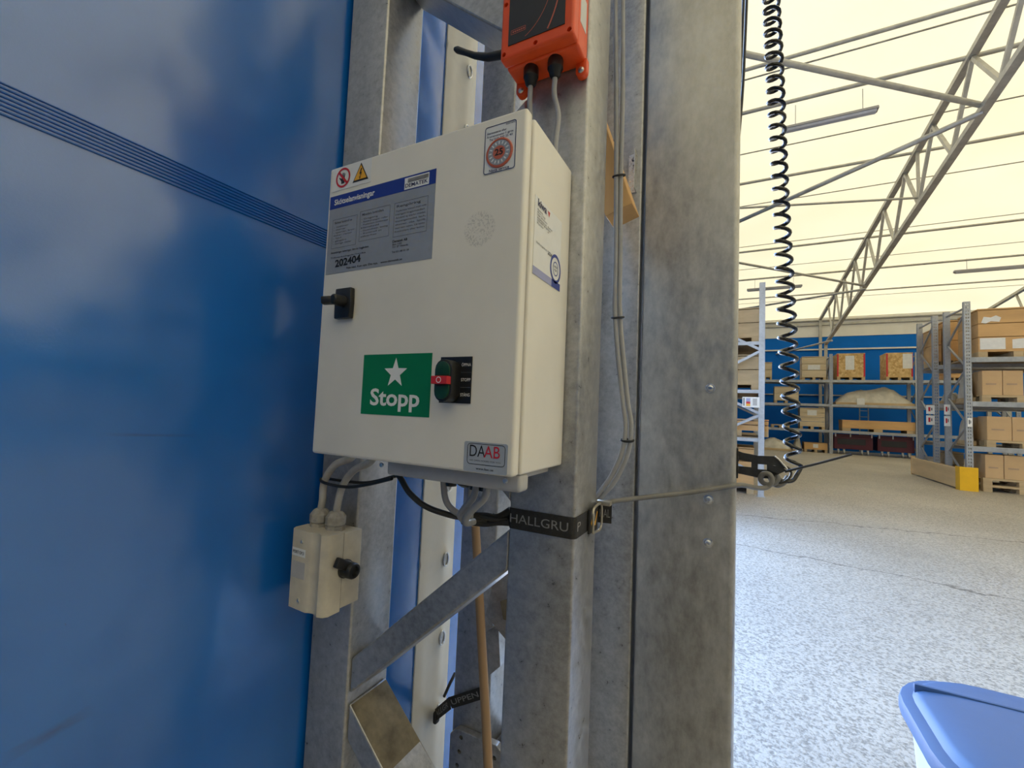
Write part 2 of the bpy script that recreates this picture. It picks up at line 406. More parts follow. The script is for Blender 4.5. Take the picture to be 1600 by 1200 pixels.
# flat print: text set on a plane. origin = centre or left-middle, ux = reading direction, uy = up, normal = towards the reader
def text_mb(body, height, org, ux, uy, align='CENTER', width=None, bold=0.0, spacing=1.0, line=1.0, mb=None, lift=.0):
    cu = bpy.data.curves.new('lettering', 'FONT'); cu.body = body; cu.align_x = align; cu.align_y = 'CENTER'
    cu.size = 1.0; cu.offset = bold; cu.space_character = spacing; cu.space_line = line; cu.resolution_u = 3
    ob = bpy.data.objects.new('lettering', cu)
    me = bpy.data.meshes.new_from_object(ob)
    ux = Vector(ux); uy = Vector(uy); nz = ux.cross(uy)
    vs = [v.co.copy() for v in me.vertices]; fs = [tuple(p.vertices) for p in me.polygons]
    bpy.data.objects.remove(ob); bpy.data.curves.remove(cu); bpy.data.meshes.remove(me)
    mb = mb or MB()
    if not vs: return mb
    x0 = min(v.x for v in vs); x1 = max(v.x for v in vs)
    sy = height/.72
    sx = sy if not width else width/max(1e-6, x1-x0)
    off = -(x0+x1)/2 if align == 'CENTER' else -x0
    org = Vector(org)
    return mb.add([org + ux*((v.x+off)*sx) + uy*(v.y*sy) + nz*lift for v in vs], fs)
X3 = Vector((1, 0, 0)); Y3 = Vector((0, 1, 0)); Z3 = Vector((0, 0, 1))

# ================================================================== THE HALL
WX = -.86; WY = 26.0; BACKY = -11.0; ENDX = 34.0; RIDGE_Y = 7.5
def top_z(Y): return 6.39 + (26-Y)*.0763 if Y >= RIDGE_Y else top_z(2*RIDGE_Y-Y)
def bot_z(Y): return 4.75 + (26-Y)*.1023 if Y >= RIDGE_Y else bot_z(2*RIDGE_Y-Y)
struct('ground', MB().box((-70, -70, -.15), (110, 90, -.031)), 'ground')
struct('floor', MB().box((WX-.02, BACKY-.2, -.03), (ENDX+.2, WY+.2, 0)), 'floor')
# gable wall beside the camera, with the gateway opening past the columns
DY0, DY1, DZ = 1.42, 6.6, 4.3
mb = MB()
mb.prism([(BACKY, 0), (DY0, 0), (DY0, DZ), (DY1, DZ), (DY1, 0), (WY, 0), (WY, top_z(WY)+.1), (RIDGE_Y, top_z(RIDGE_Y)+.1), (BACKY, top_z(BACKY)+.1)], 'X', WX-.012, WX)
wall_left = struct('wall_left', mb, 'pvc')
for k in range(8):                      # welded ribs of the seam
    z = 1.7285 - k*.0058
    pr = [(WX-.001, z-.0016), (WX+.0026, z-.0012), (WX+.0030, z-.0002), (WX+.0022, z+.0008), (WX-.001, z+.0018)]
    make('seam_rib', MB().prism(pr, 'Y', -2.5, .688), 'pvc', wall_left)
struct('wall_right', MB().prism([(BACKY, 0), (WY, 0), (WY, top_z(WY)+.1), (RIDGE_Y, top_z(RIDGE_Y)+.1), (BACKY, top_z(BACKY)+.1)], 'X', ENDX, ENDX+.05), 'wall_far')
wf = struct('wall_far', MB().box((WX, WY, 0), (ENDX, WY+.05, 5.53)), 'wall_far')
struct('trim_1', MB().box((WX, WY-.02, 5.53), (ENDX, WY+.05, 6.505), .01), 'band_white')
make('wall_rail', MB().box((WX, WY-.07, 4.87), (ENDX, WY-.005, 4.94)), 'band_white', wf)
make('wall_rail', MB().box((WX, WY-.07, 2.62), (ENDX, WY-.005, 2.68)), 'truss', wf)
make('eave_beam', MB().box((WX, WY-.10, 6.10), (ENDX, WY+.05, 6.2), .01), 'truss', wf)
make('eave_beam', MB().box((WX, WY-.14, 6.32), (ENDX, WY+.03, 6.38), .01), 'truss', wf)
struct('wall_back', MB().box((WX, BACKY-.05, 0), (ENDX, BACKY, top_z(BACKY)+.1)), 'wall_far')
mb = MB()
e = .12
mb.add([(WX-.1, WY+.1, top_z(WY)+e-.008), (ENDX+.1, WY+.1, top_z(WY)+e-.008), (ENDX+.1, RIDGE_Y, top_z(RIDGE_Y)+e), (WX-.1, RIDGE_Y, top_z(RIDGE_Y)+e),
        (WX-.1, BACKY-.1, top_z(BACKY)+e-.008), (ENDX+.1, BACKY-.1, top_z(BACKY)+e-.008)],
       [(0, 1, 2, 3), (3, 2, 5, 4)])
struct('ceiling', mb, 'membrane')

# roof trusses: two chords with zigzag struts, on lattice legs at the wall
def roof_truss(X, label, full=True):
    t = thing('roof_truss', (X, 24.3, 0), label, 'roof truss', 'lattice roof trusses')
    make('top_chord', MB().bar((X, WY-.1, top_z(WY-.1)), (X, RIDGE_Y, top_z(RIDGE_Y)), .12, .10), 'truss', t)
    make('bottom_chord', MB().bar((X, 24.3, bot_z(24.3)), (X, RIDGE_Y, bot_z(RIDGE_Y)), .12, .10), 'truss', t)
    make('leg', MB().box((X-.06, WY-.2, 0), (X+.06, WY-.08, top_z(WY-.1)-.04)), 'truss', t)
    make('leg', MB().box((X-.06, 24.24, 0), (X+.06, 24.36, bot_z(24.3)-.04)), 'truss', t)
    tops = [9.72+1.73*i for i in range(-3, 10)]
    for a in tops:
        if a > 25.6 or a < RIDGE_Y: continue
        for dy in (-.865, .865):
            b = a+dy
            if b > 24.4 or b < RIDGE_Y: continue
            make('strut', MB().bar((X, a, top_z(a)-.05), (X, b, bot_z(b)+.05), .06, .06), 'truss', t)
    make('post', MB().bar((X, 12.35, top_z(12.35)-.05), (X, 12.3, bot_z(12.3)+.05), .05, .06), 'truss', t)
    for k in range(4):
        z0 = .6+k*1.1
        make('strut', MB().bar((X, 24.34, z0), (X, WY-.2, z0+.6), .05, .05), 'truss', t)
    return t
TX = 3.39
roof_truss(TX, 'lattice roof truss rising from the far blue wall beside the coiled cable')
roof_truss(TX+5.9, 'lattice roof truss partly hidden behind the tall wooden crate on the rack')
# purlins along the roof
def roofY(px, py, dz=0.0):
    d = ray(px, py)   # hit the sloping roof z = 6.39+(26-Y)*.0763 + dz
    s = (6.39+26*.0763+dz-CAM_H)/(d.z+.0763*d.y); return EYE + d*s
pl = [((1360, 54), .035), ((1370, 126), .04), ((1380, 248), .035), ((1380, 369), .035), ((1380, 418.5), .035), ((1485, 444.5), .03)]
wh = ['nearest to the ridge', 'second from the ridge', 'third from the ridge', 'fourth from the ridge', 'second from the eave', 'first from the eave']
for (p, r), w in zip(pl, wh):
    q = roofY(*p, .05)
    o = make('roof_purlin', MB().cyl((WX+.05, q.y, top_z(q.y)+.06), (ENDX, q.y, top_z(q.y)+.06), r, n=10), 'truss', smooth=True)
    tag(o, 'round steel roof purlin under the cream membrane, ' + w, 'purlin', 'roof purlins')
thin = [(1370, 68), (1378, 196), (1378, 288), (1378, 360), (1378, 400), (1500, 452)]
wt = ['above the near lamp beside the topmost purlin', 'below the near fluorescent lamp', 'just below the third purlin', 'just above the fourth purlin', 'between the fourth and fifth purlins', 'lowest of all on the slope']
for p, w in zip(thin, wt):
    q = roofY(*p, .1)
    o = make('roof_strap', MB().bar((WX+.05, q.y, top_z(q.y)+.105), (ENDX, q.y, top_z(q.y)+.105), .035, .012), 'truss')
    tag(o, 'thin dark strap along the roof membrane, ' + w, 'strap', 'roof straps')
# wind bracing tubes below the roof
def chordpt(px, py): return onX(px, py, TX)
n1 = chordpt(1537, 165); n2 = chordpt(1353, 447)
def brace(p, px, py, dz, lab, r=.045):
    d = ray(px, py)
    q = EYE + d*((-.75)/d.x) if d.x < -1e-3 else None
    # second end at the gable side, on the same sloping plane as the bottom chord
    s = (4.75+26*.1023+dz-CAM_H)/(d.z+.1023*d.y); q = EYE + d*s
    dirv = q-p; q2 = p + dirv*((-.78-p.x)/dirv.x)
    o = make('roof_brace', MB().cyl(p, q2, r, n=10), 'truss', smooth=True); tag(o, lab, 'brace', 'diagonal roof braces')
brace(n1, 1162, 84, 0, 'thick round roof brace falling from the gable to a truss node above the lamp')
brace(n1-Vector((0, .0, .10)), 1157, 345, 0, 'thick round roof brace crossing under the near lamp to the same truss node')
brace(n2, 1157, 411, 0, 'round roof brace sloping down to the truss foot past the coiled cable', .035)
brace(n2-Vector((0, 0, .09)), 1196, 477, 0, 'round roof brace meeting the truss foot from below', .035)
brace(chordpt(1436, 309), 1157, 325, 0, 'slim round strut running level to the middle of the truss', .025)
brace(chordpt(1300, 532), 1200, 557, 0, 'pale brace tube rising in front of the far blue wall', .04)
# fluorescent lamps hung under the roof
def lamp(pa, pb, dz, label):
    a = roofY(*pa, dz); b = roofY(*pb, dz); y = (a.y+b.y)/2; z = (a.z+b.z)/2; x0, x1 = a.x, b.x
    t = thing('ceiling_lamp', ((x0+x1)/2, y, z-.06), label, 'lamp', 'fluorescent lamps hung under the roof')
    make('housing', MB().prism([(y-.05, z+.05), (y+.05, z+.05), (y+.09, z-.02), (y-.09, z-.02)], 'X', x0, x1, .006), 'lamp_body', t)
    make('diffuser', MB().prism([(y-.075, z-.02), (y+.075, z-.02), (y+.05, z-.06), (y-.05, z-.06)], 'X', x0+.03, x1-.03, .006), 'lamp_tube', t)
    for s in (.15, .85):
        x = x0+(x1-x0)*s
        make('hanger', MB().cyl((x, y, z+.05), (x, y, top_z(y)+.118), .006, n=6), 'lamp_body', t)
lamp((1222, 203), (1372, 171), -.35, 'long grey fluorescent lamp hung under the roof above the coiled cable')
lamp((1167, 455), (1254, 445), -.3, 'small distant fluorescent lamp crossing behind the coiled cable near the eave')
lamp((1487, 428), (1640, 410), -.3, 'pale fluorescent lamp hung between the two trusses')

# ================================================================== STEEL BY THE GATEWAY
def rtube(mb, x0, x1, y0, y1, z0, z1, r=.005):
    pts = []
    for cx, cy, a0 in ((x1-r, y1-r, 0), (x0+r, y1-r, 90), (x0+r, y0+r, 180), (x1-r, y0+r, 270)):
        for k in range(4):
            a = math.radians(a0+k*30); pts.append((cx+r*math.cos(a), cy+r*math.sin(a)))
    return mb.prism(pts, 'Z', z0, z1)
LX0, LX1, RX0, RX1 = -.850, -.729, -.361, -.240
CY0, CY1 = .692, .812
TOPZ = 4.2
lat = thing('lattice_column', (-.545, .75, 0), 'galvanised lattice column of two square posts that carries the cream control cabinet', 'column')
make('chord', rtube(MB(), LX0, LX1, CY0, CY1, 0, TOPZ), 'galv', lat, smooth=True)
make('chord', rtube(MB(), RX0, RX1, CY0, CY1, 0, TOPZ), 'galv', lat, smooth=True)
def xz_brace(parent, xa, za, xb, zb, y0, y1, h, mat='galv', name='brace'):
    return make(name, MB().prism([(xa, za-h), (xb, zb-h), (xb, zb+h), (xa, za+h)], 'Y', y0, y1, .004), mat, parent)
e = .0015
xz_brace(lat, LX1+e, .752, RX0-e, 1.082, .698, .806, .036, 'galv_dark')
b2 = xz_brace(lat, LX1+e, .660, RX0-e, .335, .698, .806, .036, 'galv_dark')
make('dust_layer', MB().prism([(LX1+.006, .692), (RX0-.006, .370), (RX0-.006, .3715), (LX1+.006, .6935)], 'Y', .701, .803), 'dusty', b2)
xz_brace(lat, LX1+e, 1.545, RX0-e, 1.20, .698, .806, .036, 'galv_dark')
xz_brace(lat, LX1+e, 1.590, RX0-e, 1.880, .698, .806, .036, 'galv_dark')
xz_brace(lat, LX1+e, 2.370, RX0-e, 2.054, .698, .806, .036, 'galv_dark')
xz_brace(lat, LX1+e, 2.46, RX0-e, 2.80, .698, .806, .036, 'galv_dark')
make('base_plate', MB().box((LX0-.005, CY0-.04, 0), (RX1+.04, CY1+.04, .012), .003), 'galv_dark', lat)

RY0, RY1 = 1.10, 1.22
rl = thing('lattice_column', (-.48, 1.16, 0), 'darker galvanised lattice column standing behind the one with the cabinet', 'column')
make('chord', rtube(MB(), -.732, -.612, RY0, RY1, 0, TOPZ), 'galv_dark', rl, smooth=True)
make('chord', rtube(MB(), -.350, -.231, RY0, RY1, 0, TOPZ), 'galv', rl, smooth=True)
for za, zb in ((1.15, .80), (.35, .74), (1.30, 1.70), (2.45, 2.10), (1.78, 1.40)):
    xz_brace(rl, -.6105, za, -.3515, zb, 1.108, 1.212, .036, 'galv_dark')
# bracket pieces bolted on the rear column low down
pp = thing('fixing_plate', onY(748, 1165, 1.085), 'grey steel plate with punched holes behind the wooden stick', 'plate')
a = onY(706, 1132, 1.085); b = onY(793, 1170, 1.085)
pl_ = make('plate', MB().prism([(a.x, .25), (b.x, .25), (b.x, b.z-.02), (b.x-.03, b.z), (a.x+.02, a.z), (a.x, a.z-.02)], 'Y', 1.078, 1.0985, .002), 'galv', pp)
mb = MB()
for px, py in ((720, 1153), (717, 1175), (714, 1196), (772, 1185)):
    c = onY(px, py, 1.077); mb.lathe((c.x, 1.105, c.z), (0, -1, 0), [(0, .006), (.04, .006)], 14)
cut(pl_, mb)
tg = thing('hinge_bracket', onY(778, 1000, 1.05), 'bent galvanised bracket wedged between stick and front post', 'bracket')
q = [onY(*p, 1.05) for p in ((772, 905), (797, 895), (797, 1005), (760, 960))]
make('plate', MB().prism([(p.x, p.z) for p in q], 'Y', 1.045, 1.052, .001), 'galv', tg)
q = [onY(*p, 1.04) for p in ((781, 940), (797, 935), (797, 972), (786, 968))]
make('rusty_patch', MB().prism([(p.x, p.z) for p in q], 'Y', 1.041, 1.0447), 'dusty', tg)
q = [onY(*p, 1.06) for p in ((762, 985), (780, 975), (783, 1040), (765, 1055))]
make('tongue', MB().prism([(p.x, p.z) for p in q], 'Y', 1.055, 1.0975, .001), 'galv_dark', tg)

# broad folded guide post of the gate
GX0, GX1, GY = -.2225, -.0105, 1.10
gp = thing('guide_post', (-.115, 1.19, 0), 'broad dull grey folded-sheet gate post beside the floor', 'post')
def arc(cx, cy, r, a0, a1, n=5): return [(cx+r*math.cos(math.radians(a0+(a1-a0)*k/n)), cy+r*math.sin(math.radians(a0+(a1-a0)*k/n))) for k in range(n+1)]
r = .012; th = .006
outer = [(GX0, GY+.2)] + arc(GX0+.004, GY+.004, .004, 180, 270) + arc(GX1-r, GY+r, r, 270, 360) + [(GX1, GY+.2)]
inner = [(GX1-th, GY+.2)] + arc(GX1-r, GY+r, r-th, 360, 270) + [(GX0+th, GY+th), (GX0+th, GY+.2)]
make('folded_sheet', MB().prism(outer+inner, 'Z', 0, 4.3), 'post', gp, smooth=True)
for z in (1.397, 1.144, 1.047):
    make('bolt', MB().lathe((-.065, GY+.0005, z), (0, -1, 0), [(0, .011), (.0015, .011), (.002, .0075), (.006, .007), (.0075, .005), (.0076, .003), (.005, .0028)], 16), 'zinc', gp, smooth=True)
tag(make('support_arm', MB().box((GX1+.0005, 1.235, 4.264), (.10, 1.285, 4.294), .002).box((.06, 1.25, 4.262), (.075, 1.27, 4.266)), 'galv_dark'), 'short steel arm at the top of the guide post holding the coiled cable', 'bracket')
make('back_angle', MB().box((GX1-.03, GY+.17, 0), (GX1-.008, GY+.196, 4.3), .002), 'galv_dark', gp)
# cords hanging at the top along the right edge of the post
for k, (px, w) in enumerate(((1159, 'beside the post edge'), (1164, 'outermost of the pair'))):
    a = onY(px+4, -30, 1.36+.02*k); b = onY(px-5, 160, 1.36+.02*k)
    tag(make('hanging_rope', MB().tube([a+(a-b)*6.0, a+(a-b)*2.0, a+(a-b)*.5, a, (a+b)/2+Vector((.001, 0, 0)), b, (b.x-.02, b.y, b.z-.3)], .004, 8, smooth_path=4), 'black_cable', smooth=True), 'dark rope hanging behind the guide post, ' + w, 'rope', 'ropes behind the post')

# lacing strip of the canvas wall with metal eyelets
ls = thing('lacing_strip', (WX, 1.15, 0), 'cream canvas lacing strip with metal eyelets on the blue wall', 'canvas strip')
bm = bmesh.new(); NY, NZ = 14, 170; Y0, Y1 = 1.071, 1.243; grid = []
EY = [.36, .587, .835, 1.075, 1.315, 1.555, 1.79, 2.03, 2.279, 2.494, 2.74]
for i in range(NZ+1):
    z = .0 + 3.2*i/NZ; row = []
    for j in range(NY+1):
        y = Y0+(Y1-Y0)*j/NY
        x = WX+.0035+.0022*math.sin(y*70)*math.sin(z*3.1)
        for ez in EY:
            d = math.hypot(y-1.185, (z-ez)); x += .006*math.exp(-(d/.03)**2) + .004*math.exp(-((z-ez)/.02)**2)*max(0, (1.185-y)/.1)*math.sin((z-ez)*160)
        row.append(bm.verts.new((max(x, WX+.003)+.002, y, z)))
    grid.append(row)
for i in range(NZ):
    for j in range(NY): bm.faces.new((grid[i][j], grid[i][j+1], grid[i+1][j+1], grid[i+1][j]))
loop = [grid[0][j] for j in range(NY+1)]+[grid[i][NY] for i in range(1, NZ+1)]+[grid[NZ][j] for j in range(NY-1, -1, -1)]+[grid[i][0] for i in range(NZ-1, 0, -1)]
lob = [bm.verts.new((WX+.0008, v.co.y, v.co.z)) for v in loop]
for i in range(len(loop)): bm.faces.new((loop[i], loop[(i+1) % len(loop)], lob[(i+1) % len(loop)], lob[i]))
make('canvas', MB().from_bm(bm), 'strip', ls, smooth=True)
for ez in EY:
    mb = MB(); c = Vector((WX+.014, 1.190, ez)); ring = []
    N = 18; n2 = 8
    for k in range(N):
        a = 2*math.pi*k/N; cc = c + Vector((0, .0125*math.cos(a), .021*math.sin(a))); od = Vector((0, math.cos(a), math.sin(a)))
        for m in range(n2):
            bq = 2*math.pi*m/n2; ring.append(cc + od*.0028*math.cos(bq) + X3*.0028*math.sin(bq))
    fs = [(k*n2+m, k*n2+(m+1) % n2, ((k+1) % N)*n2+(m+1) % n2, ((k+1) % N)*n2+m) for k in range(N) for m in range(n2)]
    mb.add(ring, fs); ey = make('eyelet', mb, 'zinc', ls, smooth=True)
    mb = MB(); pts = [(c.y+.0115*math.cos(2*math.pi*k/N), c.z+.020*math.sin(2*math.pi*k/N)) for k in range(N)]
    mb.prism(pts, 'X', c.x-.003, c.x-.001); make('opening', mb, 'galv_dark', ey)

# ================================================================== CONTROL CABINET
KX0, KX1, KZ0, KZ1, KY = -.6575, -.2640, 1.2405, 1.7465, .511
cab = thing('control_cabinet', (-.46, .60, KZ0), 'cream powder-coated steel control cabinet with stickers and push buttons', 'cabinet')
make('body', MB().box((KX0+.002, KY+.026, KZ0), (KX1-.0005, CY0-.002, KZ1), .004, 3), 'cabinet', cab, smooth=True)
make('gasket', MB().box((KX0+.012, KY+.017, KZ0+.01), (KX1-.0085, KY+.027, KZ1-.01)), 'gasket', cab)
make('door', MB().box((KX0, KY, KZ0), (KX1, KY+.0185, KZ1), .005, 4), 'cabinet', cab, smooth=True)
g0 = onY(609, 735, .548)
gpm = MB().box((g0.x, .540, KZ0-.0250), (KX1-.003, .568, KZ0-.0005), .005, 3).box((g0.x+.01, .566, KZ0-.012), (KX1-.02, .68, KZ0-.0005), .003)
make('gland_plate', gpm, 'plate_grey', cab, smooth=True)
for px, py in ((800, 753), (606, 727)):
    c = onY(px, py, .547); make('plate_screw', MB().lathe((c.x-.006, .5395, KZ0-.010), (0, -1, 0), [(0, .004), (.0015, .004), (.0022, .002)], 10), 'zinc', cab)
for px in (705, 742, 757):
    c = onY(px, 760, .61); make('cable_gland', MB().lathe((c.x, .61, KZ0-.027), (0, 0, -1), [(0, .012), (.008, .012), (.009, .010), (.016, .009)], 12), 'black', cab, smooth=True)

def P(px, py, y=KY): return onY(px, py, y)
def rect(corners, y=KY):
    q = [onY(*c, y) for c in corners]   # TL TR BL BR
    return ((q[0].x+q[2].x)/2, (q[1].x+q[3].x)/2, (q[2].z+q[3].z)/2, (q[0].z+q[1].z)/2)
L1, L2, L3, L4 = .0006, .0009, .0012, .0015   # heights of film and print above the door
def film(name, x0, x1, z0, z1, mat, parent, lift=L1, r=0.0, under=None):
    if r:
        pts = arc(x1-r, z1-r, r, 0, 90)+arc(x0+r, z1-r, r, 90, 180)+arc(x0+r, z0+r, r, 180, 270)+arc(x1-r, z0+r, r, 270, 360)
    else: pts = [(x0, z0), (x1, z0), (x1, z1), (x0, z1)]
    return make(name, MB().prism(pts, 'Y', KY-lift, KY-(lift-.0004 if under is None else under)), mat, parent)
def flat(name, pts, mat, parent, lift=L2):
    return make(name, MB().add([(x, KY-lift, z) for x, z in pts], [tuple(range(len(pts)))]), mat, parent)
def frame_mb(mb, x0, x1, z0, z1, w, lift, r=0):
    """thin printed rectangle outline"""
    for a, b, c, d in ((x0, x1, z1-w, z1), (x0, x1, z0, z0+w), (x0, x0+w, z0, z1), (x1-w, x1, z0, z1)):
        mb.add([(a, KY-lift, c), (b, KY-lift, c), (b, KY-lift, d), (a, KY-lift, d)], [(0, 1, 2, 3)])
    return mb
def ring_mb(mb, c, r0, r1, lift, n=36, frac=1.0):
    vs = []
    for k in range(n+1):
        a = 2*math.pi*frac*k/n
        vs += [(c[0]+r0*math.cos(a), KY-lift, c[1]+r0*math.sin(a)), (c[0]+r1*math.cos(a), KY-lift, c[1]+r1*math.sin(a))]
    return mb.add(vs, [(2*k, 2*k+1, 2*k+3, 2*k+2) for k in range(n)])
def rring_mb(mb, x0, x1, z0, z1, r, w, lift):
    def loop(o): return arc(x1-r, z1-r, r-o, 0, 90)+arc(x0+r, z1-r, r-o, 90, 180)+arc(x0+r, z0+r, r-o, 180, 270)+arc(x1-r, z0+r, r-o, 270, 360)
    A = loop(0); B = loop(w); n = len(A)
    return mb.add([(x, KY-lift, z) for x, z in A+B], [(i, (i+1) % n, n+(i+1) % n, n+i) for i in range(n)])
def txt(body, h, x, z, align='CENTER', width=None, bold=0., lift=L3, mb=None, line=1.0, rot=0):
    c, s = math.cos(rot), math.sin(rot)
    return text_mb(body, h, (x, KY-lift, z), (c, 0, s), (-s, 0, c), align, width, bold, 1.0, line, mb)

# --- warning sticker
x0, x1, z0, z1 = rect([(520, 263), (581.9, 244.8), (520, 300.5), (580, 284)])
x0 = max(x0, KX0+.003); z1 = min(z1, KZ1-.003)
ws = film('warning_sticker', x0, x1, z0, z1, 'white', cab)
R = (z1-z0)*.42; cx = x0+(x1-x0)*.29; cz = (z0+z1)/2
mb = ring_mb(MB(), (cx, cz), R, R*.80, L3)
d = R*.62; mb.add([(cx-d-.001, KY-L4, cz+d-.0015), (cx-d+.002, KY-L4, cz+d+.0015), (cx+d+.001, KY-L4, cz-d+.0015), (cx+d-.002, KY-L4, cz-d-.0015)], [(0, 1, 2, 3)])
make('prohibition_ring', mb, 'red_print', ws)
mb = MB()
hx = cx; hz = cz-R*.1; s = R
def hpoly(p): mb.add([(hx+a*s, KY-L2, hz+b*s) for a, b in p], [tuple(range(len(p)))])
hpoly([(-.22, -.5), (.22, -.5), (.26, 0), (.2, .12), (-.2, .12), (-.26, 0)])
for fx, fl, tl in ((-.17, .52, -.06), (-.05, .62, -.02), (.07, .60, .02), (.18, .48, .07)):
    hpoly([(fx-.045, .1), (fx+.045, .1), (fx+.045+tl, fl), (fx-.045+tl, fl)])
hpoly([(-.22, -.25), (-.2, 0), (-.5, .22), (-.55, .12)])
make('hand_symbol', mb, 'ink', ws)
tx = x0+(x1-x0)*.74; th = (z1-z0)*.40
def tri(k, lift): return [(tx-th*1.1*k, KY-lift, cz-th*.88*k+th*.06*(1-k)), (tx+th*1.1*k, KY-lift, cz-th*.88*k+th*.06*(1-k)), (tx, KY-lift, cz+th*1.05*k-th*.06*(1-k))]
make('triangle_border', MB().add(tri(1, L2), [(0, 1, 2)]), 'ink', ws)
make('triangle_field', MB().add(tri(.80, L3), [(0, 1, 2)]), 'yellow_print', ws)
mb = MB(); bl = [(.05, .55), (.22, .55), (.02, .12), (.2, .16), (-.02, -.35), (.07, -.33), (-.10, -.62), (-.14, -.28), (-.06, -.32), (.0, .0), (-.17, -.03)]
mb.add([(tx+a*th, KY-L4, cz+b*th-th*.12) for a, b in bl], [tuple(range(len(bl)))]); make('lightning_bolt', mb, 'ink', ws)

# --- instruction plate
x0, x1, z0, z1 = rect([(524, 306.7), (681.9, 264), (515.5, 428.5), (675.5, 404)])
x0 = KX0+.007; W = x1-x0; Hh = z1-z0
ip = film('instruction_plate', x0, x1, z0, z1, 'silver', cab)
film('heading_bar', x0, x1, z1-Hh*.165, z1, 'blue_print', ip, L2)
make('heading_lettering', txt('Skötselanvisningar', .0100, x0+W*.05, z1-Hh*.09, 'LEFT', W*.41, .022, L3), 'white', ip)
lx0, lx1 = x0+W*.735, x0+W*.945
film('logo_panel', lx0, lx1, z1-Hh*.155, z1-Hh*.02, 'white', ip, L3)
make('logo_lettering', txt('DEMATEK', .0062, (lx0+lx1)/2, z1-Hh*.115, 'CENTER', (lx1-lx0)*.92, .015, L4), 'ink_blue', ip)
mb = MB(); zz = z1-Hh*.058
for k in range(4): mb.add([(lx0+.007, KY-L4, zz-.003+k*.0017), (lx1-.001, KY-L4, zz-.003+k*.0017), (lx1-.001, KY-L4, zz-.002+k*.0017), (lx0+.007, KY-L4, zz-.002+k*.0017)], [(0, 1, 2, 3)])
make('logo_stripes', mb, 'ink_grey', ip)
mb = MB(); bx = [(.045, .30, .31, .68), (.33, .615, .285, .655), (.655, .945, .285, .685)]
for a, b, c, d in bx: frame_mb(mb, x0+W*a, x0+W*b, z1-Hh*d, z1-Hh*c, .0005, L2)
make('text_frame', mb, 'ink_grey', ip)
heads = ['Skötsel kontroll av', 'Månadsvis kontrollera', 'Rengöring']
rows = [['- ställinor', '- skarvar', '- spärrar, bryt-', '  dukar, ramar', '- hjul', '- gångjärn', '- övriga delar'],
        ['- Dragning', '- Smörj/rengör rullar', '- Funktion nödstopp', '  klämskydd', '- Gummilister, beslag', '- Kontroll av', '  säkerhet'],
        ['Torktrasa fuktad med mild', 'rengöringsmedel.', 'Använd ej starka medel,', 'lösningsmedel, lack,', 'thinner, olja. Spola', 'med rent vatten. Låt torka.', 'Kontrollera efter behov.']]
for (a, b, c, d), h, rw in zip(bx, heads, rows):
    mb = txt(h, .0042, x0+W*(a+.02), z1-Hh*(c+.045), 'LEFT', W*(b-a)*.72, .012, L2)
    n = len(rw)
    for i, t in enumerate(rw): txt(t, .0028, x0+W*(a+.015), z1-Hh*(c+.10+i*(d-c-.12)/n), 'LEFT', W*(b-a)*min(.9, .055*len(t)), .004, L2, mb)
    make('small_print', mb, 'ink_grey', ip)
mb = txt('Anteckningar noteringar, förs in i loggboken.', .0036, x0+W*.045, z1-Hh*.735, 'LEFT', W*.39, .012, L2)
txt('Dematek AB', .0042, x0+W*.655, z1-Hh*.735, 'LEFT', W*.13, .012, L2, mb)
txt('Box 1103\n721 27 Västerås\n\nTel 021-80 01 50', .0030, x0+W*.655, z1-Hh*.815, 'LEFT', W*.15, .004, L2, mb)
txt('Nya ned. Kon nya. Din nya.   www.dematek.se', .0036, x0+W*.22, z1-Hh*.955, 'LEFT', W*.53, .012, L2, mb)
txt('Tillverkningsår/vecka', .0028, x0+W*.045, z1-Hh*.80, 'LEFT', W*.36, .004, L2, mb)
make('address_print', mb, 'ink', ip)
make('handwritten_number', txt('202404', .0125, x0+W*.10, z1-Hh*.885, 'LEFT', W*.26, .03, L3, rot=.05), 'ink', ip)

# --- service sticker with dial
x0, x1, z0, z1 = rect([(757.9, 200), (808, 185.9), (755.5, 275.2), (805.9, 262.7)])
W = x1-x0; Hh = z1-z0
ss = film('service_sticker', x0, x1, z0, z1, 'white', cab, L1, .004)
make('border_line', rring_mb(MB(), x0+.0006, x1-.0006, z0+.0006, z1-.0006, .004, .0012, L2), 'ink_blue', ss)
mb = txt('Återmonteras efter', .0032, x0+W*.07, z1-Hh*.155, 'LEFT', W*.62, .012, L2)
txt('Årsmanometer f. gjrte.', .0032, x0+W*.07, z1-Hh*.225, 'LEFT', W*.84, .012, L2, mb)
txt('Tel 010-202 25 40', .0032, x0+W*.16, z1-Hh*.295, 'LEFT', W*.72, .012, L2, mb)
txt('Nästa service', .0042, x0+W*.5, z0+Hh*.06, 'CENTER', W*.62, .012, L2, mb)
make('service_lettering', mb, 'ink_blue', ss)
make('corner_lettering', txt('BESIKTNING', .0025, x1-W*.05-.0145, z1-Hh*.055, 'LEFT', .0145, .004, L2), 'ink_blue', ss)
cx = x0+W*.5; cz = z0+Hh*.39; R = W*.41
dial = make('dial', MB().lathe((cx, KY-L1, cz), (0, -1, 0), [(0, R), (.0016, R), (.002, R*.97), (.002, R*.88), (.0014, R*.87)], 40), 'orange_print', ss, smooth=True)
make('dial_face', MB().lathe((cx, KY-L1-.0012, cz), (0, -1, 0), [(0, R*.84), (.0006, R*.84)], 40), 'silver', ss)
make('dial_centre', MB().lathe((cx, KY-L1-.0018, cz), (0, -1, 0), [(0, R*.46), (.0003, R*.46)], 30), 'orange_print', ss)
mb = MB()
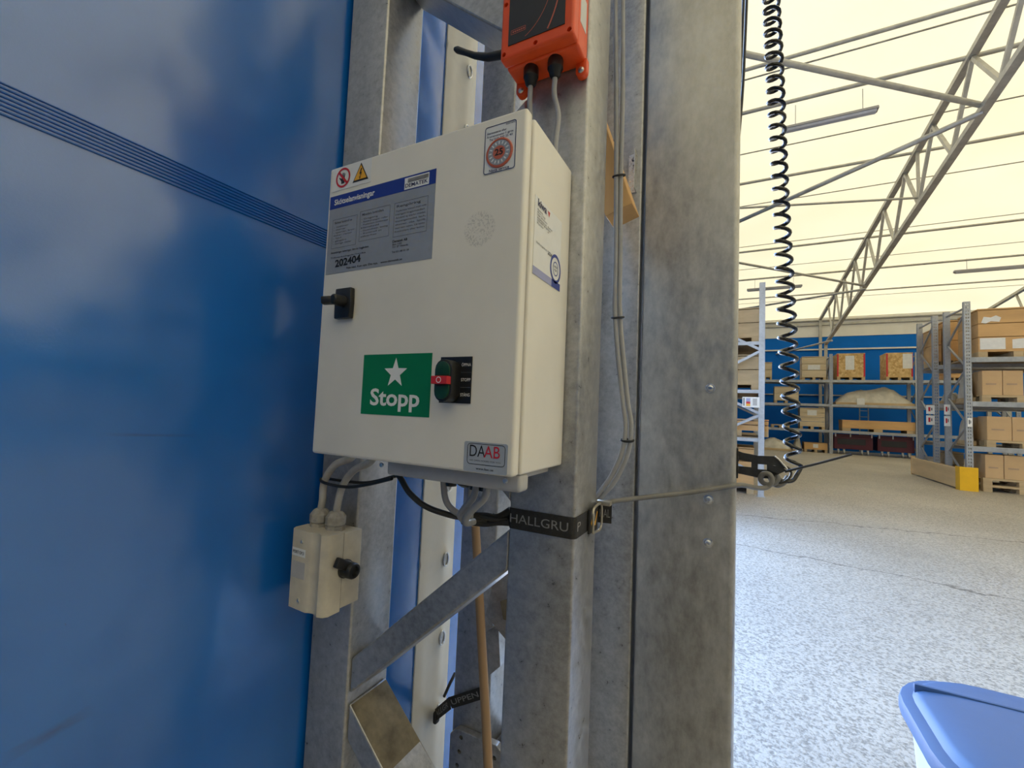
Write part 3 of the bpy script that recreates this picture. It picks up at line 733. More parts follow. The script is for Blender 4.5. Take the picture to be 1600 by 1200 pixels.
for k in range(16):
    a = 2*math.pi*k/16; q0, q1 = R*.56, R*.76; dx, dz = math.cos(a), math.sin(a); nx, nz = -dz*.0009, dx*.0009
    mb.add([(cx+dx*q0-nx, KY-.0027, cz+dz*q0-nz), (cx+dx*q1-nx, KY-.0027, cz+dz*q1-nz), (cx+dx*q1+nx, KY-.0027, cz+dz*q1+nz), (cx+dx*q0+nx, KY-.0027, cz+dz*q0+nz)], [(0, 1, 2, 3)])
make('dial_marks', mb, 'white', ss)
make('dial_number', txt('25', R*.44, cx, cz, 'CENTER', R*.62, .03, .0029), 'ink', ss)

# --- stop sticker
x0, x1, z0, z1 = rect([(569.2, 554.7), (675.5, 551.3), (564, 646.8), (671.2, 651.9)])
W = x1-x0; Hh = z1-z0
st = film('stop_sticker', x0, x1, z0, z1, 'green_print', cab)
R = Hh*.255; cx = x0+W*.50; cz = z0+Hh*.685
pts = []
for k in range(10):
    a = math.pi/2+k*math.pi/5; rr = R if k % 2 == 0 else R*.40; pts.append((cx+rr*math.cos(a), KY-L2, cz+rr*math.sin(a)))
make('star', MB().add(pts, [tuple(range(10))]), 'white', st)
make('stop_lettering', txt('Stopp', Hh*.275, cx, z0+Hh*.275, 'CENTER', W*.72, .022, L2), 'white', st)

# --- label plate and double push button
x0, x1, z0, z1 = rect([(690, 557), (739.2, 558.4), (687, 629), (735.8, 631.2)])
lp = make('button_label_plate', MB().box((x0, KY-.0022, z0), (x1, KY-.0003, z1), .0006), 'black', cab)
W = x1-x0; Hh = z1-z0
mb = MB()
for t, v in (('ÖPPNA', .82), ('STOPP', .50), ('STÄNG', .18)): txt(t, .0044, x0+W*.835, z0+Hh*v, 'CENTER', W*.29, .008, .0026, mb)
make('plate_lettering', mb, 'white', lp)
mb = MB()
for v in (.34, .66): mb.add([(x0+W*.6, KY-.0025, z0+Hh*v-.0003), (x1, KY-.0025, z0+Hh*v-.0003), (x1, KY-.0025, z0+Hh*v+.0003), (x0+W*.6, KY-.0025, z0+Hh*v+.0003)], [(0, 1, 2, 3)])
make('plate_lines', mb, 'ink_grey', lp)
bf = onY(690.5, 594, KY-.026); bx_, bz_ = bf.x, bf.z; hw, hh = .0150, .0300
def stad(hw, hh, n=8): return arc(0, hh-hw, hw, 0, 180, n)+arc(0, -(hh-hw), hw, 180, 360, n)
def stad_mb(mb, hw, hh, y0, y1, c=(0, 0), bev=0): return mb.prism([(bx_+c[0]+p[0], bz_+c[1]+p[1]) for p in stad(hw, hh)], 'Y', y0, y1, bev)
pb = make('push_button', stad_mb(MB(), hw, hh, KY-.024, KY-.0022, (0, 0), .0015), 'black', cab, smooth=True)
stad_in = [p for p in stad(hw*.80, hh*.88)]
up = [(bx_+p[0], bz_+p[1]) for p in stad_in if p[1] > .0068]
up = [(bx_+hw*.80, bz_+.0062)]+up+[(bx_-hw*.80, bz_+.0062)]
dn = [(bx_+p[0], bz_-p[1]) for p in stad_in if p[1] > .0068]
dn = [(bx_+hw*.80, bz_-.0062)]+dn+[(bx_-hw*.80, bz_-.0062)]
make('green_button', MB().prism(up, 'Y', KY-.0265, KY-.0235, .0008), 'green_button', pb, smooth=True)
make('green_button', MB().prism(dn, 'Y', KY-.0265, KY-.0235, .0008), 'green_button', pb, smooth=True)
rb = make('red_bar', MB().box((bx_-hw*.9, KY-.0335, bz_-.0055), (bx_+hw*.9, KY-.0235, bz_+.0055), .0008), 'red_button', pb)
make('stop_mark', ring_mb(MB(), (bx_, bz_), .0043, .0032, .0338, 24), 'white', pb)

# --- maker sticker
x0, x1, z0, z1 = rect([(725.9, 689.3), (793.9, 694), (724.2, 736), (792.5, 742.5)])
W = x1-x0; Hh = z1-z0
ms = film('maker_sticker', x0, x1, z0, z1, 'silver_blue', cab, L1, .003)
make('frame_line', rring_mb(MB(), x0+W*.08, x1-W*.05, z0+Hh*.25, z1-Hh*.05, .005, .0008, L2), 'ink', ms)
make('dark_letters', txt('DA', Hh*.40, x0+W*.32, z0+Hh*.68, 'CENTER', W*.36, .0, L2), MT['ink'], ms)
make('red_letters', txt('AB', Hh*.40, x0+W*.655, z0+Hh*.68, 'CENTER', W*.36, .0, L3), 'red_print', ms)
mb = txt('www.faac.se', .0034, x0+W*.5, z0+Hh*.12, 'CENTER', W*.40, .01, L2)
make('web_lettering', mb, 'ink', ms)
make('motto_lettering', txt('WE OPEN DOORS FOR YOU', .0022, x0+W*.5, z0+Hh*.38, 'CENTER', W*.72, .004, L2), 'ink_grey', ms)

# --- inspection sticker on the right side of the body (faces +X)
SX = KX1-.0005
q = [onX(*p, SX) for p in ((836, 308), (877.9, 344), (831.5, 424), (873.3, 458))]
y0 = (q[0].y+q[2].y)/2; y1 = (q[1].y+q[3].y)/2; z1 = (q[0].z+q[1].z)/2; z0 = (q[2].z+q[3].z)/2
W = y1-y0; Hh = z1-z0
def sfilm(name, a, b, c, d, mat, parent, lift): return make(name, MB().box((SX+lift-.0003, y0+W*a, z0+Hh*c), (SX+lift, y0+W*b, z0+Hh*d)), mat, parent)
isx = sfilm('inspection_sticker', 0, 1, 0, 1, 'white', cab, L1)
sfilm('lilac_band', 0, .66, 0, .10, 'lilac', isx, L2); sfilm('blue_band', .66, 1, 0, .10, 'blue_print', isx, L2)
def stxt(t, h, a, c, width, bold=0., mb=None, align='LEFT'): return text_mb(t, h, (SX+L3, y0+W*a, z0+Hh*c), (0, 1, 0), (0, 0, 1), align, width, bold, mb=mb)
make('sticker_logo', stxt('kiwa', .011, .09, .93, W*.30, .02), 'ink_blue', isx)
q = y0+W*.43; make('sticker_flag', MB().add([(SX+L2, q, z0+Hh*.955), (SX+L2, q+W*.09, z0+Hh*.955), (SX+L2, q+W*.06, z0+Hh*.88)], [(0, 1, 2)]), 'red_print', isx)
mb = MB()
for i, t in enumerate(['Kiwa', 'Box 1178', '164 26 Kista', 'inspecta.se', '010-479 30 00', 'Portnr']): stxt(t, .0030, .08, .84-.035*i, W*(.10+.02*len(t)), .004, mb)
for i, t in enumerate(['Besiktad', 'Nästa', 'år']): stxt(t, .0030, .45, .74-.035*i, W*.02*len(t), .004, mb)
stxt('Besiktningsdatum:', .0030, .08, .42, W*.38, .004, mb); stxt('2024', .0055, .48, .405, W*.16, .02, mb)
make('sticker_print', mb, 'ink_grey', isx)
mb = MB(); c = (y0+W*.80, z0+Hh*.27); n = 36
for ra, rb_ in ((W*.21, W*.165), (W*.105, W*.09)):
    vs = []
    for k in range(n+1):
        a = 2*math.pi*k/n; vs += [(SX+L2, c[0]+ra*math.cos(a), c[1]+ra*math.sin(a)*1.05), (SX+L2, c[0]+rb_*math.cos(a), c[1]+rb_*math.sin(a)*1.05)]
    mb.add(vs, [(2*k, 2*k+1, 2*k+3, 2*k+2) for k in range(n)])
make('seal_ring', mb, 'blue_print', isx)
mb = stxt('SÄKER', .0035, .80, .295, W*.14, .01, None, 'CENTER'); stxt('PORT', .0035, .80, .245, W*.12, .01, mb, 'CENTER')
make('seal_lettering', mb, 'ink_blue', isx)

# --- lock with lever handle
x0, x1, z0, z1 = rect([(531, 453), (556, 451), (528, 500), (553, 498)])
lk = make('lock_plate', MB().prism([(x0+.001, z0), (x1-.001, z0), (x1, (z0+z1)/2), (x1-.001, z1), (x0+.001, z1), (x0, (z0+z1)/2)], 'Y', KY-.010, KY-.0003, .002), 'black', cab, smooth=True)
cx = (x0+x1)/2+.002; cz = (z0+z1)/2+.002
make('lever_hub', MB().lathe((cx, KY-.0095, cz), (0, -1, 0), [(0, .010), (.012, .0095), (.020, .0085), (.022, .006)], 20), 'black', lk, smooth=True)
h1 = onY(503, 470, KY-.034); h0 = Vector((cx, KY-.022, cz))
make('lever', MB().bar(h0, h1, .013, .013, (0, 0, 1), .0025), 'black', lk, smooth=True)

# ================================================================== ORANGE RADIO RECEIVER
BX0, BX1, BYF, BYB = -.3775, -.2420, .618, .690
BZ0, BZ1 = 1.932, 2.120
rc = thing('radio_receiver', (-.31, .66, BZ0), 'orange plastic receiver box with black front panel above the cabinet', 'receiver')
make('base', MB().box((BX0+.001, .640, BZ0-.001), (BX1-.001, BYB, BZ1), .006, 3), 'orange', rc, smooth=True)
cov = make('cover', MB().box((BX0, BYF, BZ0), (BX1, .641, BZ1), .005, 3), 'orange', rc)
PX0, PX1, PZ0, PZ1 = BX0+.016, BX1-.016, BZ0+.021, BZ1-.012
def fy(mb_pts, lift): return [(x, BYF-lift, z) for x, z in mb_pts]
pan = make('front_panel', MB().box((PX0, BYF-.0012, PZ0), (PX1, BYF+.001, PZ1)), 'receiver_panel', rc)
mb = MB()
def stripe(path, w):
    n = len(path); vs = []
    for i, (x, z) in enumerate(path):
        x2, z2 = path[min(i+1, n-1)]; x1, z1 = path[max(i-1, 0)]; L = math.hypot(x2-x1, z2-z1); nx, nz = -(z2-z1)/L*w/2, (x2-x1)/L*w/2
        vs += [(x+nx, BYF-.0016, z+nz), (x-nx, BYF-.0016, z-nz)]
    mb.add(vs, [(2*i, 2*i+1, 2*i+3, 2*i+2) for i in range(n-1)])
cz = PZ1-.05; cxx = PX0+.01
stripe([(cxx+.072*math.cos(a), cz+.105*math.sin(a)) for a in [math.radians(-72+3.5*k) for k in range(28)]], .0012)
stripe([(cxx+.087*math.cos(a), cz+.150*math.sin(a)) for a in [math.radians(-43+3*k) for k in range(24)]], .0026)
pw0, pw1, pz = PX0+.005, PX0+.033, PZ0+.021
for a, b, c, d in ((pw0, pw1, pz+.0032, pz+.004), (pw0, pw1, pz-.004, pz-.0032), (pw0, pw0+.0008, pz-.004, pz+.004), (pw1-.0008, pw1, pz-.004, pz+.004)):
    mb.add(fy([(a, c), (b, c), (b, d), (a, d)], .0016), [(0, 1, 2, 3)])
for k in range(6): mb.add(fy([(pw0+.003+k*.004, pz-.0013), (pw0+.006+k*.004, pz-.0013), (pw0+.006+k*.004, pz+.0013), (pw0+.003+k*.004, pz+.0013)], .0016), [(0, 1, 2, 3)])
make('panel_print', mb, 'orange_print', pan)
mb = MB()
for x, z in ((BX0+.008, BZ0+.009), (BX1-.008, BZ0+.009), ((BX0+BX1)/2, BZ0+.009), (BX0+.008, BZ0+.100), (BX1-.008, BZ1-.012)):
    mb.lathe((x, BYF+.012, z), (0, -1, 0), [(0, .0040), (.03, .0040)], 16)
    make('cover_screw', MB().lathe((x, BYF+.0125, z), (0, -1, 0), [(0, .0036), (.002, .0034), (.0026, .002)], 12), 'zinc', rc, smooth=True)
cut(cov, mb)
for px, py, x in ((809, 146, BX0+.012), (911, 112, BX1-.008)):
    make('mounting_ear', MB().prism([(x-.010, BZ0+.004)]+arc(x, BZ0-.016, .010, 180, 360, 8)+[(x+.010, BZ0+.004)], 'Y', .678, .690, .001), 'orange', rc, smooth=True)
    make('ear_screw', MB().lathe((x, .678, BZ0-.015), (0, -1, 0), [(0, .0055), (.0015, .005), (.003, .003)], 14), 'zinc', rc, smooth=True)
make('side_label', MB().box((BX1-.0012, .648, BZ0+.045), (BX1-.0004, .676, BZ0+.10)), 'paper', rc)
gl = []
for px, py in ((830, 112), (868, 98)):
    c = onY(px, py, .655); gl.append(c.x)
    make('cable_gland', MB().lathe((c.x, .655, BZ0), (0, 0, -1), [(0, .0125), (.004, .0135), (.018, .0135), (.020, .0115), (.030, .0095), (.034, .006)], 16), 'black', rc, smooth=True)
ag = onX(770, 82, BX0)
make('antenna_gland', MB().lathe((BX0, .66, BZ0+.052), (-1, 0, 0), [(0, .012), (.008, .012), (.009, .009), (.024, .008)], 14), 'black', rc, smooth=True)
a0 = Vector((BX0-.022, .66, BZ0+.052)); a1 = onY(742, 87, .66); a2 = onY(715, 78, .66)
make('antenna_stub', MB().tube([a0, (a0+a1)/2+Vector((0, 0, -.004)), a1, (a1+a2)/2, a2, a2+(a2-a1)*.15], [.008, .0075, .006, .0055, .0065, .004], 12), 'black_cable', rc, smooth=True)
for gx, (px, py), w in zip(gl, ((829, 172), (848, 192)), ('left-hand', 'right-hand')):
    b = onY(px, py, .64); s = Vector((gx, .655, BZ0-.033))
    e_ = Vector((b.x if w == 'left-hand' else KX1-.012, .64, KZ1+.0005))
    tag(make('receiver_cable', MB().tube([s, s+Vector((0, 0, -.03)), (s+e_)/2+Vector((.006 if w != 'left-hand' else .002, 0, .0)), e_+Vector((0, 0, .03)), e_], .0045, 10, smooth_path=6), 'grey_cable', smooth=True),
        'grey cable from the %s gland of the orange receiver into the cabinet top' % w, 'cable')

# ================================================================== ISOLATOR SWITCH BOX
SXA, SXB, SYF, SYB, SZ0, SZ1 = -.818, -.708, .600, .690, .912, 1.068
sw = thing('switch_box', (-.765, .65, SZ0), 'aged pale grey isolator switch box with black knob, on the left post', 'switch')
def prof(o=0):
    return [(SXA+o, .640), (SXA+o, .612), (SXA+.006, .602+o), (SXA+.058, .600+o)] + \
           [(SXA+.058+.034*t, .600+o+.0055*math.sin(math.pi*t)) for t in (.15, .3, .45, .6, .75, .9)] + \
           [(SXA+.092, .600+o), (SXA+.104, .604+o), (SXB-o, .612), (SXB-o, .640)]
make('cover', MB().prism(prof(), 'Z', SZ0, SZ1, .0), 'switch', sw, smooth=True)
make('box', MB().box((SXA+.002, .640, SZ0+.004), (SXB-.0015, SYB, SZ1-.003), .003), 'switch', sw, smooth=True)
make('cover_seam', MB().box((SXA+.0005, .6395, SZ0+.002), (SXB-.0005, .6410, SZ1-.001)), 'gasket', sw)
for z in (SZ1-.022, SZ0+.018):
    make('screw', MB().lathe((SXA+.036, .6008, z), (0, -1, 0), [(0, .006), (.0008, .006), (.001, .004), (.0004, .0035)], 14), 'switch', sw)
    make('screw_head', MB().lathe((SXA+.036, .6005, z), (0, -1, 0), [(0, .0035), (.0012, .003)], 10), 'zinc', sw)
nl = make('name_label', MB().add([(SXA+.008, .6005, SZ1-.052), (SXA+.050, .5995, SZ1-.052), (SXA+.050, .5995, SZ1-.036), (SXA+.008, .6005, SZ1-.036)], [(0, 1, 2, 3)]), 'white', sw)
make('label_lettering', text_mb('PORT OP.3', .0062, (SXA+.029, .5990, SZ1-.044), (1, -.03, 0), (0, 0, 1), 'CENTER', .034, .012), 'ink', nl)
make('rating_plate', MB().box((SXA+.010, .5998, SZ1-.095), (SXA+.050, .6015, SZ1-.062), .0005), 'plate_grey', sw)
kc = Vector((SXB-.0015, .648, (SZ0+SZ1)/2+.004))
make('knob', MB().lathe(kc, (1, 0, 0), [(0, .0185), (.004, .0185), (.005, .0165), (.026, .0160), (.029, .0140), (.0292, .010), (.024, .008)], 20), 'black', sw, smooth=True)
make('knob_lever', MB().bar(kc+Vector((.015, -.004, .008)), kc+Vector((.013, -.034, .024)), .020, .012, (1, 0, 0), .003), 'black', sw, smooth=True)
gpos = [(-.788, .645), (-.744, .648)]
for gx, gy in gpos:
    g = make('cable_gland', MB().lathe((gx, gy, SZ1-.003), (0, 0, 1), [(0, .0195), (.010, .0195), (.0105, .0178), (.013, .0178)], 8), 'gland_grey', sw)
    make('gland_nut', MB().lathe((gx, gy, SZ1+.010), (0, 0, 1), [(0, .0205), (.015, .0205), (.023, .0145), (.026, .010)], 10), 'gland_grey', g)
for (gx, gy), pth, w in zip(gpos, ([(507, 752), (524, 726), (548, 716)], [(536, 758), (553, 735), (578, 722)]), ('outer', 'inner')):
    pts = [Vector((gx, gy, SZ1+.030)), Vector((gx+.004, gy, SZ1+.055))]+[onY(*p, gy+.003) for p in pth]
    pts.append(Vector((pts[-1].x+.02, gy+.005, KZ0-.0015)))
    tag(make('switch_cable', MB().tube(pts, .0075, 12, smooth_path=6), 'pale_cable', smooth=True),
        'dusty pale cable curving from the %s gland of the isolator switch to the cabinet' % w, 'cable')
# black binding wire round the two cables
q = [(612, 748), (575, 757), (545, 761), (520, 758), (504, 753), (502, 748), (512, 748), (540, 752), (575, 754), (618, 744)]
dep = [.600, .625, .632, .632, .635, .655, .665, .668, .66, .62]
pts = [onY(*p, d) for p, d in zip(q, dep)]
tag(make('binding_wire', MB().tube(pts, .0032, 8, smooth_path=5), 'black_cable', smooth=True), 'thin black wire looped around the two pale switch cables', 'wire')
# black sagging cable below the cabinet
pts = [onY(618, 738, .606), onY(626, 747, .60), onY(640, 770, .605), onY(665, 791, .62), onY(700, 804, .64), onY(722, 808, .66), onY(745, 806, .675), onY(775, 812, .690), onY(792, 811, .70)]
tag(make('black_cable', MB().tube(pts, .0052, 10, smooth_path=6), 'black_cable', smooth=True), 'black cable sagging below the cabinet towards the strapped post', 'cable')
for pth, dps, w, r in (([(692, 756), (695, 775), (704, 793), (722, 805), (738, 806)], (.625, .63, .64, .65, .665), 'with the widest arc', .0058),
                    ([(745, 758), (740, 776), (726, 794), (719, 806), (727, 815)], (.605, .60, .605, .62, .64), 'looping behind the rightmost one', .0056),
                    ([(762, 758), (757, 778), (742, 793), (729, 808), (729, 817), (740, 815)], (.595, .59, .592, .60, .615, .64), 'rightmost, dipping lowest', .0058),
                    ([(735, 758), (734, 776), (731, 790), (735, 803)], (.64, .645, .65, .67), 'half hidden behind the others', .0050)):
    pts = [onY(*p, d) for p, d in zip(pth, dps)]; pts[0].z = KZ0-.028
    tag(make('grey_cable', MB().tube(pts, r, 10, smooth_path=6), 'grey_cable', smooth=True), 'grey cable hanging from the gland plate under the cabinet, ' + w, 'cable')
cc = onY(718, 760, .60)
make('large_gland', MB().lathe((cc.x, .62, KZ0-.0275), (0, 0, -1), [(0, .018), (.007, .018), (.0075, .0155), (.012, .015), (.016, .008)], 18), 'black', cab, smooth=True)

# ================================================================== PRINTED STRAP AROUND THE RIGHT POST
sp = thing('tie_strap', (-.30, .75, 1.118), 'black printed webbing strap with metal buckle around the cabinet post', 'strap')
SZA, SZB = 1.122, 1.157; g = .0006; w = .0016
mb = MB()
lo = arc(RX1-.008, CY1-.008, .008+g, 0, 90)+arc(RX0+.008, CY1-.008, .008+g, 90, 180)+arc(RX0+.008, CY0+.008, .008+g, 180, 270)+arc(RX1-.008, CY0+.008, .008+g, 270, 360)
hi = arc(RX1-.008, CY1-.008, .008+g+w, 0, 90)+arc(RX0+.008, CY1-.008, .008+g+w, 90, 180)+arc(RX0+.008, CY0+.008, .008+g+w, 180, 270)+arc(RX1-.008, CY0+.008, .008+g+w, 270, 360)
n = len(lo); vs = []
for (x, y), (X, Y) in zip(lo, hi): vs += [(x, y, SZA), (X, Y, SZA), (X, Y, SZB), (x, y, SZB)]
fs = []
for i in range(n):
    j = (i+1) % n
    for k in range(4): k2 = (k+1) % 4; fs.append((i*4+k, j*4+k, j*4+k2, i*4+k2))
mb.add(vs, fs); make('band', mb, 'strap', sp, smooth=True)
yf = CY0-g-w-.0003
make('strap_lettering', text_mb('HALLGRU', .0155, (RX0+.003, yf, (SZA+SZB)/2), (1, 0, 0), (0, 0, 1), 'LEFT', .108, .0), 'strap_print', sp)
xs = RX1+g+w+.0003
make('side_lettering', text_mb('P', .0155, (xs, CY0+.008, (SZA+SZB)/2), (0, 1, 0), (0, 0, 1), 'LEFT', .016, .0), 'strap_print_light', sp)
y0 = CY0+.060; y1 = CY0+.108
bk = make('buckle', MB().box((RX1+.003, y0, SZA-.005), (RX1+.007, y1, SZB+.003), .001), 'strap', sp)
mb = MB()
zc = (SZA+SZB)/2
rr = .0032; mb.tube([(RX1+.012, y0+.004, SZA-.002), (RX1+.013, y0, zc), (RX1+.012, y0+.004, SZB+.004), (RX1+.012, y1, SZB+.006), (RX1+.013, y1+.004, zc), (RX1+.012, y1, SZA-.004), (RX1+.012, y0+.004, SZA-.002)], .0022, 8, smooth_path=4)
mb.box((RX1+.004, y1-.004, SZB+.004), (RX1+.03, y1+.012, SZB+.012), .001)
make('buckle_frame', mb, 'buckle', bk, smooth=True)
for pts, mt in (([(.006, -.004), (.012, .009), (.021, -.010), (.017, -.012), (.012, .0), (.009, -.009)], 'yellow_print'), ([(.020, -.003), (.026, .012), (.032, -.003), (.029, -.003), (.026, .005), (.023, -.003)], 'strap_print_light'), ([(.026, -.012), (.032, -.012), (.044, .010), (.040, .011), (.031, -.004), (.028, -.004)], 'yellow_print')):
    mb = MB(); mb.add([(RX1+.0075, y0+a, zc+b) for a, b in pts], [tuple(range(len(pts)))]); make('buckle_print', mb, mt, bk)
ty = CY1+.004
make('tail', MB().prism([(RX1-.01, ty), (RX1+.026, ty+.008), (RX1+.026, ty+.0096), (RX1-.01, ty+.0016)], 'Z', SZA+.002, SZB+.002), 'strap', sp)
make('tail_lettering', text_mb('HAL', .0155, (RX1+.005, ty+.0020, zc+.002), Vector((.036, .008, 0)).normalized(), (0, 0, 1), 'LEFT', .019, .0), 'strap_print_light', sp)
# strap tails wound around the cable bundle
a = onY(797, 812, .70)
for k, (dz, dy) in enumerate(((.010, .0), (-.002, .006), (-.012, -.003))):
    pts = [Vector((RX0-.002, .700+dy, 1.141+dz)), onY(778, 808+k*4, .695+dy), onY(758, 806+k*6, .685), onY(738, 806+k*5, .67), onY(722, 810+k*2, .665)]
    make('winding', MB().tube(pts, [.0062]*19 if False else .006, 8, smooth_path=5), 'strap', sp, smooth=True)

# second strap laced through the eyelet behind, bent round the rear post
A = onX(681, 1117, WX+.02); C_ = onY(712, 1102, 1.092); C_.x = -.737; B = onY(752, 1083, 1.092)
ts = thing('tie_strap', A, 'black printed strap laced through a canvas eyelet behind the braces', 'strap')
for p, q, t in ((A, C_, 'ALLGR'), (C_, B, 'UPPEN')):
    d = (q-p).normalized(); nrm = d.cross(Z3).normalized(); upv = nrm.cross(d).normalized()
    if nrm.y > 0: nrm = -nrm
    if upv.z < 0: upv = -upv
    make('band', MB().bar(p, q, .0016, .030, upv), 'strap', ts)
    make('strap_lettering', text_mb(t, .014, p+d*.006+nrm*.0016, d, upv, 'LEFT', (q-p).length*.86, .01), 'strap_print_light', ts)
make('knot', MB().box(A-Vector((.004, .012, .022)), A+Vector((.01, .010, .014)), .005), 'strap', ts, smooth=True)
pts = [onX(694, 1088, WX+.012), onX(703, 1068, WX+.03), onY(711, 1052, 1.25)]
tag(make('rope_end', MB().tube(pts, .005, 8, smooth_path=4), 'strap', smooth=True), 'short black rope crossing from canvas to the rear post above the laced strap', 'rope')

# ================================================================== STICK, PLANK, SMALL METAL
a = onY(743, 822, 1.0); b = onY(762, 1200, 1.0); dv = (b-a); foot = a+dv*(a.z/(a.z-b.z))
tag(make('wooden_stick', MB().tube([foot, (foot+a)/2+Vector((.002, 0, 0)), a], [.0120, .0118, .0112], 14), 'stick', smooth=True), 'round brown wooden stick leaning behind the diagonal braces', 'stick')
PY = .872
pt = onY(950, 205, PY); pb_ = onY(988, 317, PY); dv = (pt-pb_).normalized()
side = Vector((dv.z, 0, -dv.x))*-1
wv = side if side.x < 0 else -side
mb = MB(); L = .62; wd_ = .058; dp = .07
cs = [pb_, pb_+wv*wd_]
vs = []
for base in (pb_, pb_+dv*L):
    for off in (Vector((0, 0, 0)), wv*wd_):
        for y in (0, dp): vs.append(base+off+Vector((0, y, 0)))
bm = bmesh.new(); bmesh.ops.convex_hull(bm, input=[bm.verts.new(v) for v in vs])
bmesh.ops.bevel(bm, geom=list(bm.edges), offset=.0012, segments=1, affect='EDGES')
tp = tag(make('timber_plank', MB().from_bm(bm), 'pine', base=pb_), 'short pine plank wedged slanting behind the cabinet post', 'plank')
an = thing('angle_bracket', onY(989, 300, 1.09), 'small zinc angle bracket screwed to the rear post beside the pine plank', 'bracket')
a = onY(983, 243, 1.097); b = onY(996, 300, 1.097)
c = onY(990, 258, 1.094)
cut(make('plate', MB().box((a.x, 1.0955, b.z), (b.x-.004, 1.0995, a.z), .0005), 'zinc', an), MB().lathe((c.x, 1.102, c.z), (0, -1, 0), [(0, .0025), (.02, .0025)], 12))
make('flange', MB().box((b.x-.0045, 1.070, b.z), (b.x-.0025, 1.0995, a.z), .0005), 'zinc', an)
c = onY(990, 249, 1.094); make('screw', MB().lathe((c.x, 1.096, c.z), (0, -1, 0), [(0, .0055), (.002, .005), (.004, .003)], 12), 'galv', an, smooth=True)

# ================================================================== CABLES ON THE REAR POST, COIL, BRACKET
CYD = .845
pa = [(961, -40), (962, 60), (963, 150), (963, 275), (962, 400), (961, 497), (972, 620), (977, 665), (972, 705), (956, 742), (938, 768), (928, 782)]
pb2 = [(973, -40), (973, 60), (973, 150), (970, 275), (969, 400), (969, 497), (980, 620), (986, 665), (981, 708), (962, 750), (942, 774), (930, 790)]
for pth, w, dy in ((pa, 'left one of the pair', 0), (pb2, 'right one of the pair', .004)):
    pts = [onY(*p, CYD+dy) for p in pth]; up_ = (pts[0]-pts[1]).normalized()
    pts = [pts[0]+up_*((4.1-pts[0].z)/up_.z), pts[0]+up_*.9, pts[0]+up_*.35, pts[0]+up_*.12]+pts
    tag(make('riser_cable', MB().tube(pts, .0046, 10, smooth_path=6), 'grey_cable', smooth=True), 'pale grey cable running down between the posts past the plank, ' + w, 'cable')
for px, py, w in ((967, 275, 'against the pine plank'), (965, 496, 'below the pine plank'), (980, 688, 'where the cables bend')):
    c = onY(px, py, CYD+.003); mb = MB(); N = 16; pts = [c+Vector((.0118*math.cos(2*math.pi*k/N), .0078*math.sin(2*math.pi*k/N), .002*math.sin(2*math.pi*k/N))) for k in range(N+1)]
    mb.tube(pts, .0022, 6, caps=False)
    tag(make('cable_tie', mb, 'black', smooth=True), 'black cable tie round the pair of grey cables ' + w, 'cable tie')
pts = [onY(926, 789, .90), onY(945, 785, .93), onY(1000, 778, 1.0), onY(1080, 769, 1.05), onY(1140, 760, 1.085), onY(1160, 758, 1.11), onY(1180, 762, 1.16), onY(1197, 762, 1.19), onY(1206, 753, 1.19), onY(1203, 742, 1.192), onY(1193, 740, 1.196), onY(1188, 748, 1.200), onY(1195, 756, 1.204), onY(1208, 756, 1.208), onY(1216, 748, 1.212), onY(1210, 740, 1.216), onY(1203, 745, 1.222), onY(1212, 758, 1.228), onY(1224, 755, 1.234), onY(1231, 745, 1.245)]
tag(make('tension_cable', MB().tube(pts, [.0055]*(8*6)+[.0058]*((len(pts)-1)*6+1-48), 10, smooth_path=6), 'dim_cable', smooth=True), 'dull grey cable stretched from the strapped post to the bracket, ending in loops', 'cable')
br = thing('cable_bracket', onY(1150, 735, 1.2), 'dark slotted steel bracket jutting from the guide post to hold the coiled cable', 'bracket')
def bp(pts): return [(onY(*p, 1.205).x, onY(*p, 1.205).z) for p in pts]
mb = MB()
for poly in ([(1144, 701), (1160, 707), (1185, 712), (1211, 713), (1217, 718), (1230, 733), (1222, 731), (1210, 727), (1185, 725), (1174, 722), (1152, 718), (1144, 717)],
             [(1144, 727), (1152, 728), (1173, 730), (1184, 733), (1198, 734), (1214, 740), (1204, 748), (1188, 747), (1160, 741), (1144, 738)],
             [(1144, 716), (1152, 717), (1152, 729), (1144, 729)], [(1174, 721), (1184, 724), (1184, 734), (1174, 731)], [(1198, 725), (1222, 730), (1229, 735), (1214, 742), (1198, 735)]):
    mb.prism(bp(poly), 'Y', 1.2035, 1.2065)
make('plate', mb, 'bracket', br)
a = onY(1230, 734, 1.205)
make('rolled_edge', MB().tube([onY(1211, 713, 1.203), onY(1217, 718, 1.203), onY(1230, 733, 1.203)], .0022, 8), 'zinc', br, smooth=True)
for py in (716, 733):
    c = onY(1144, py, 1.20); make('bolt', MB().lathe((GX1, 1.206, c.z), (1, 0, 0), [(0, .008), (.005, .008), (.006, .004)], 6), 'bracket', br)
make('foot', MB().box((GX1+.0003, 1.18, onY(1144, 745, 1.2).z), (GX1+.004, 1.235, onY(1144, 699, 1.2).z)), 'bracket', br)
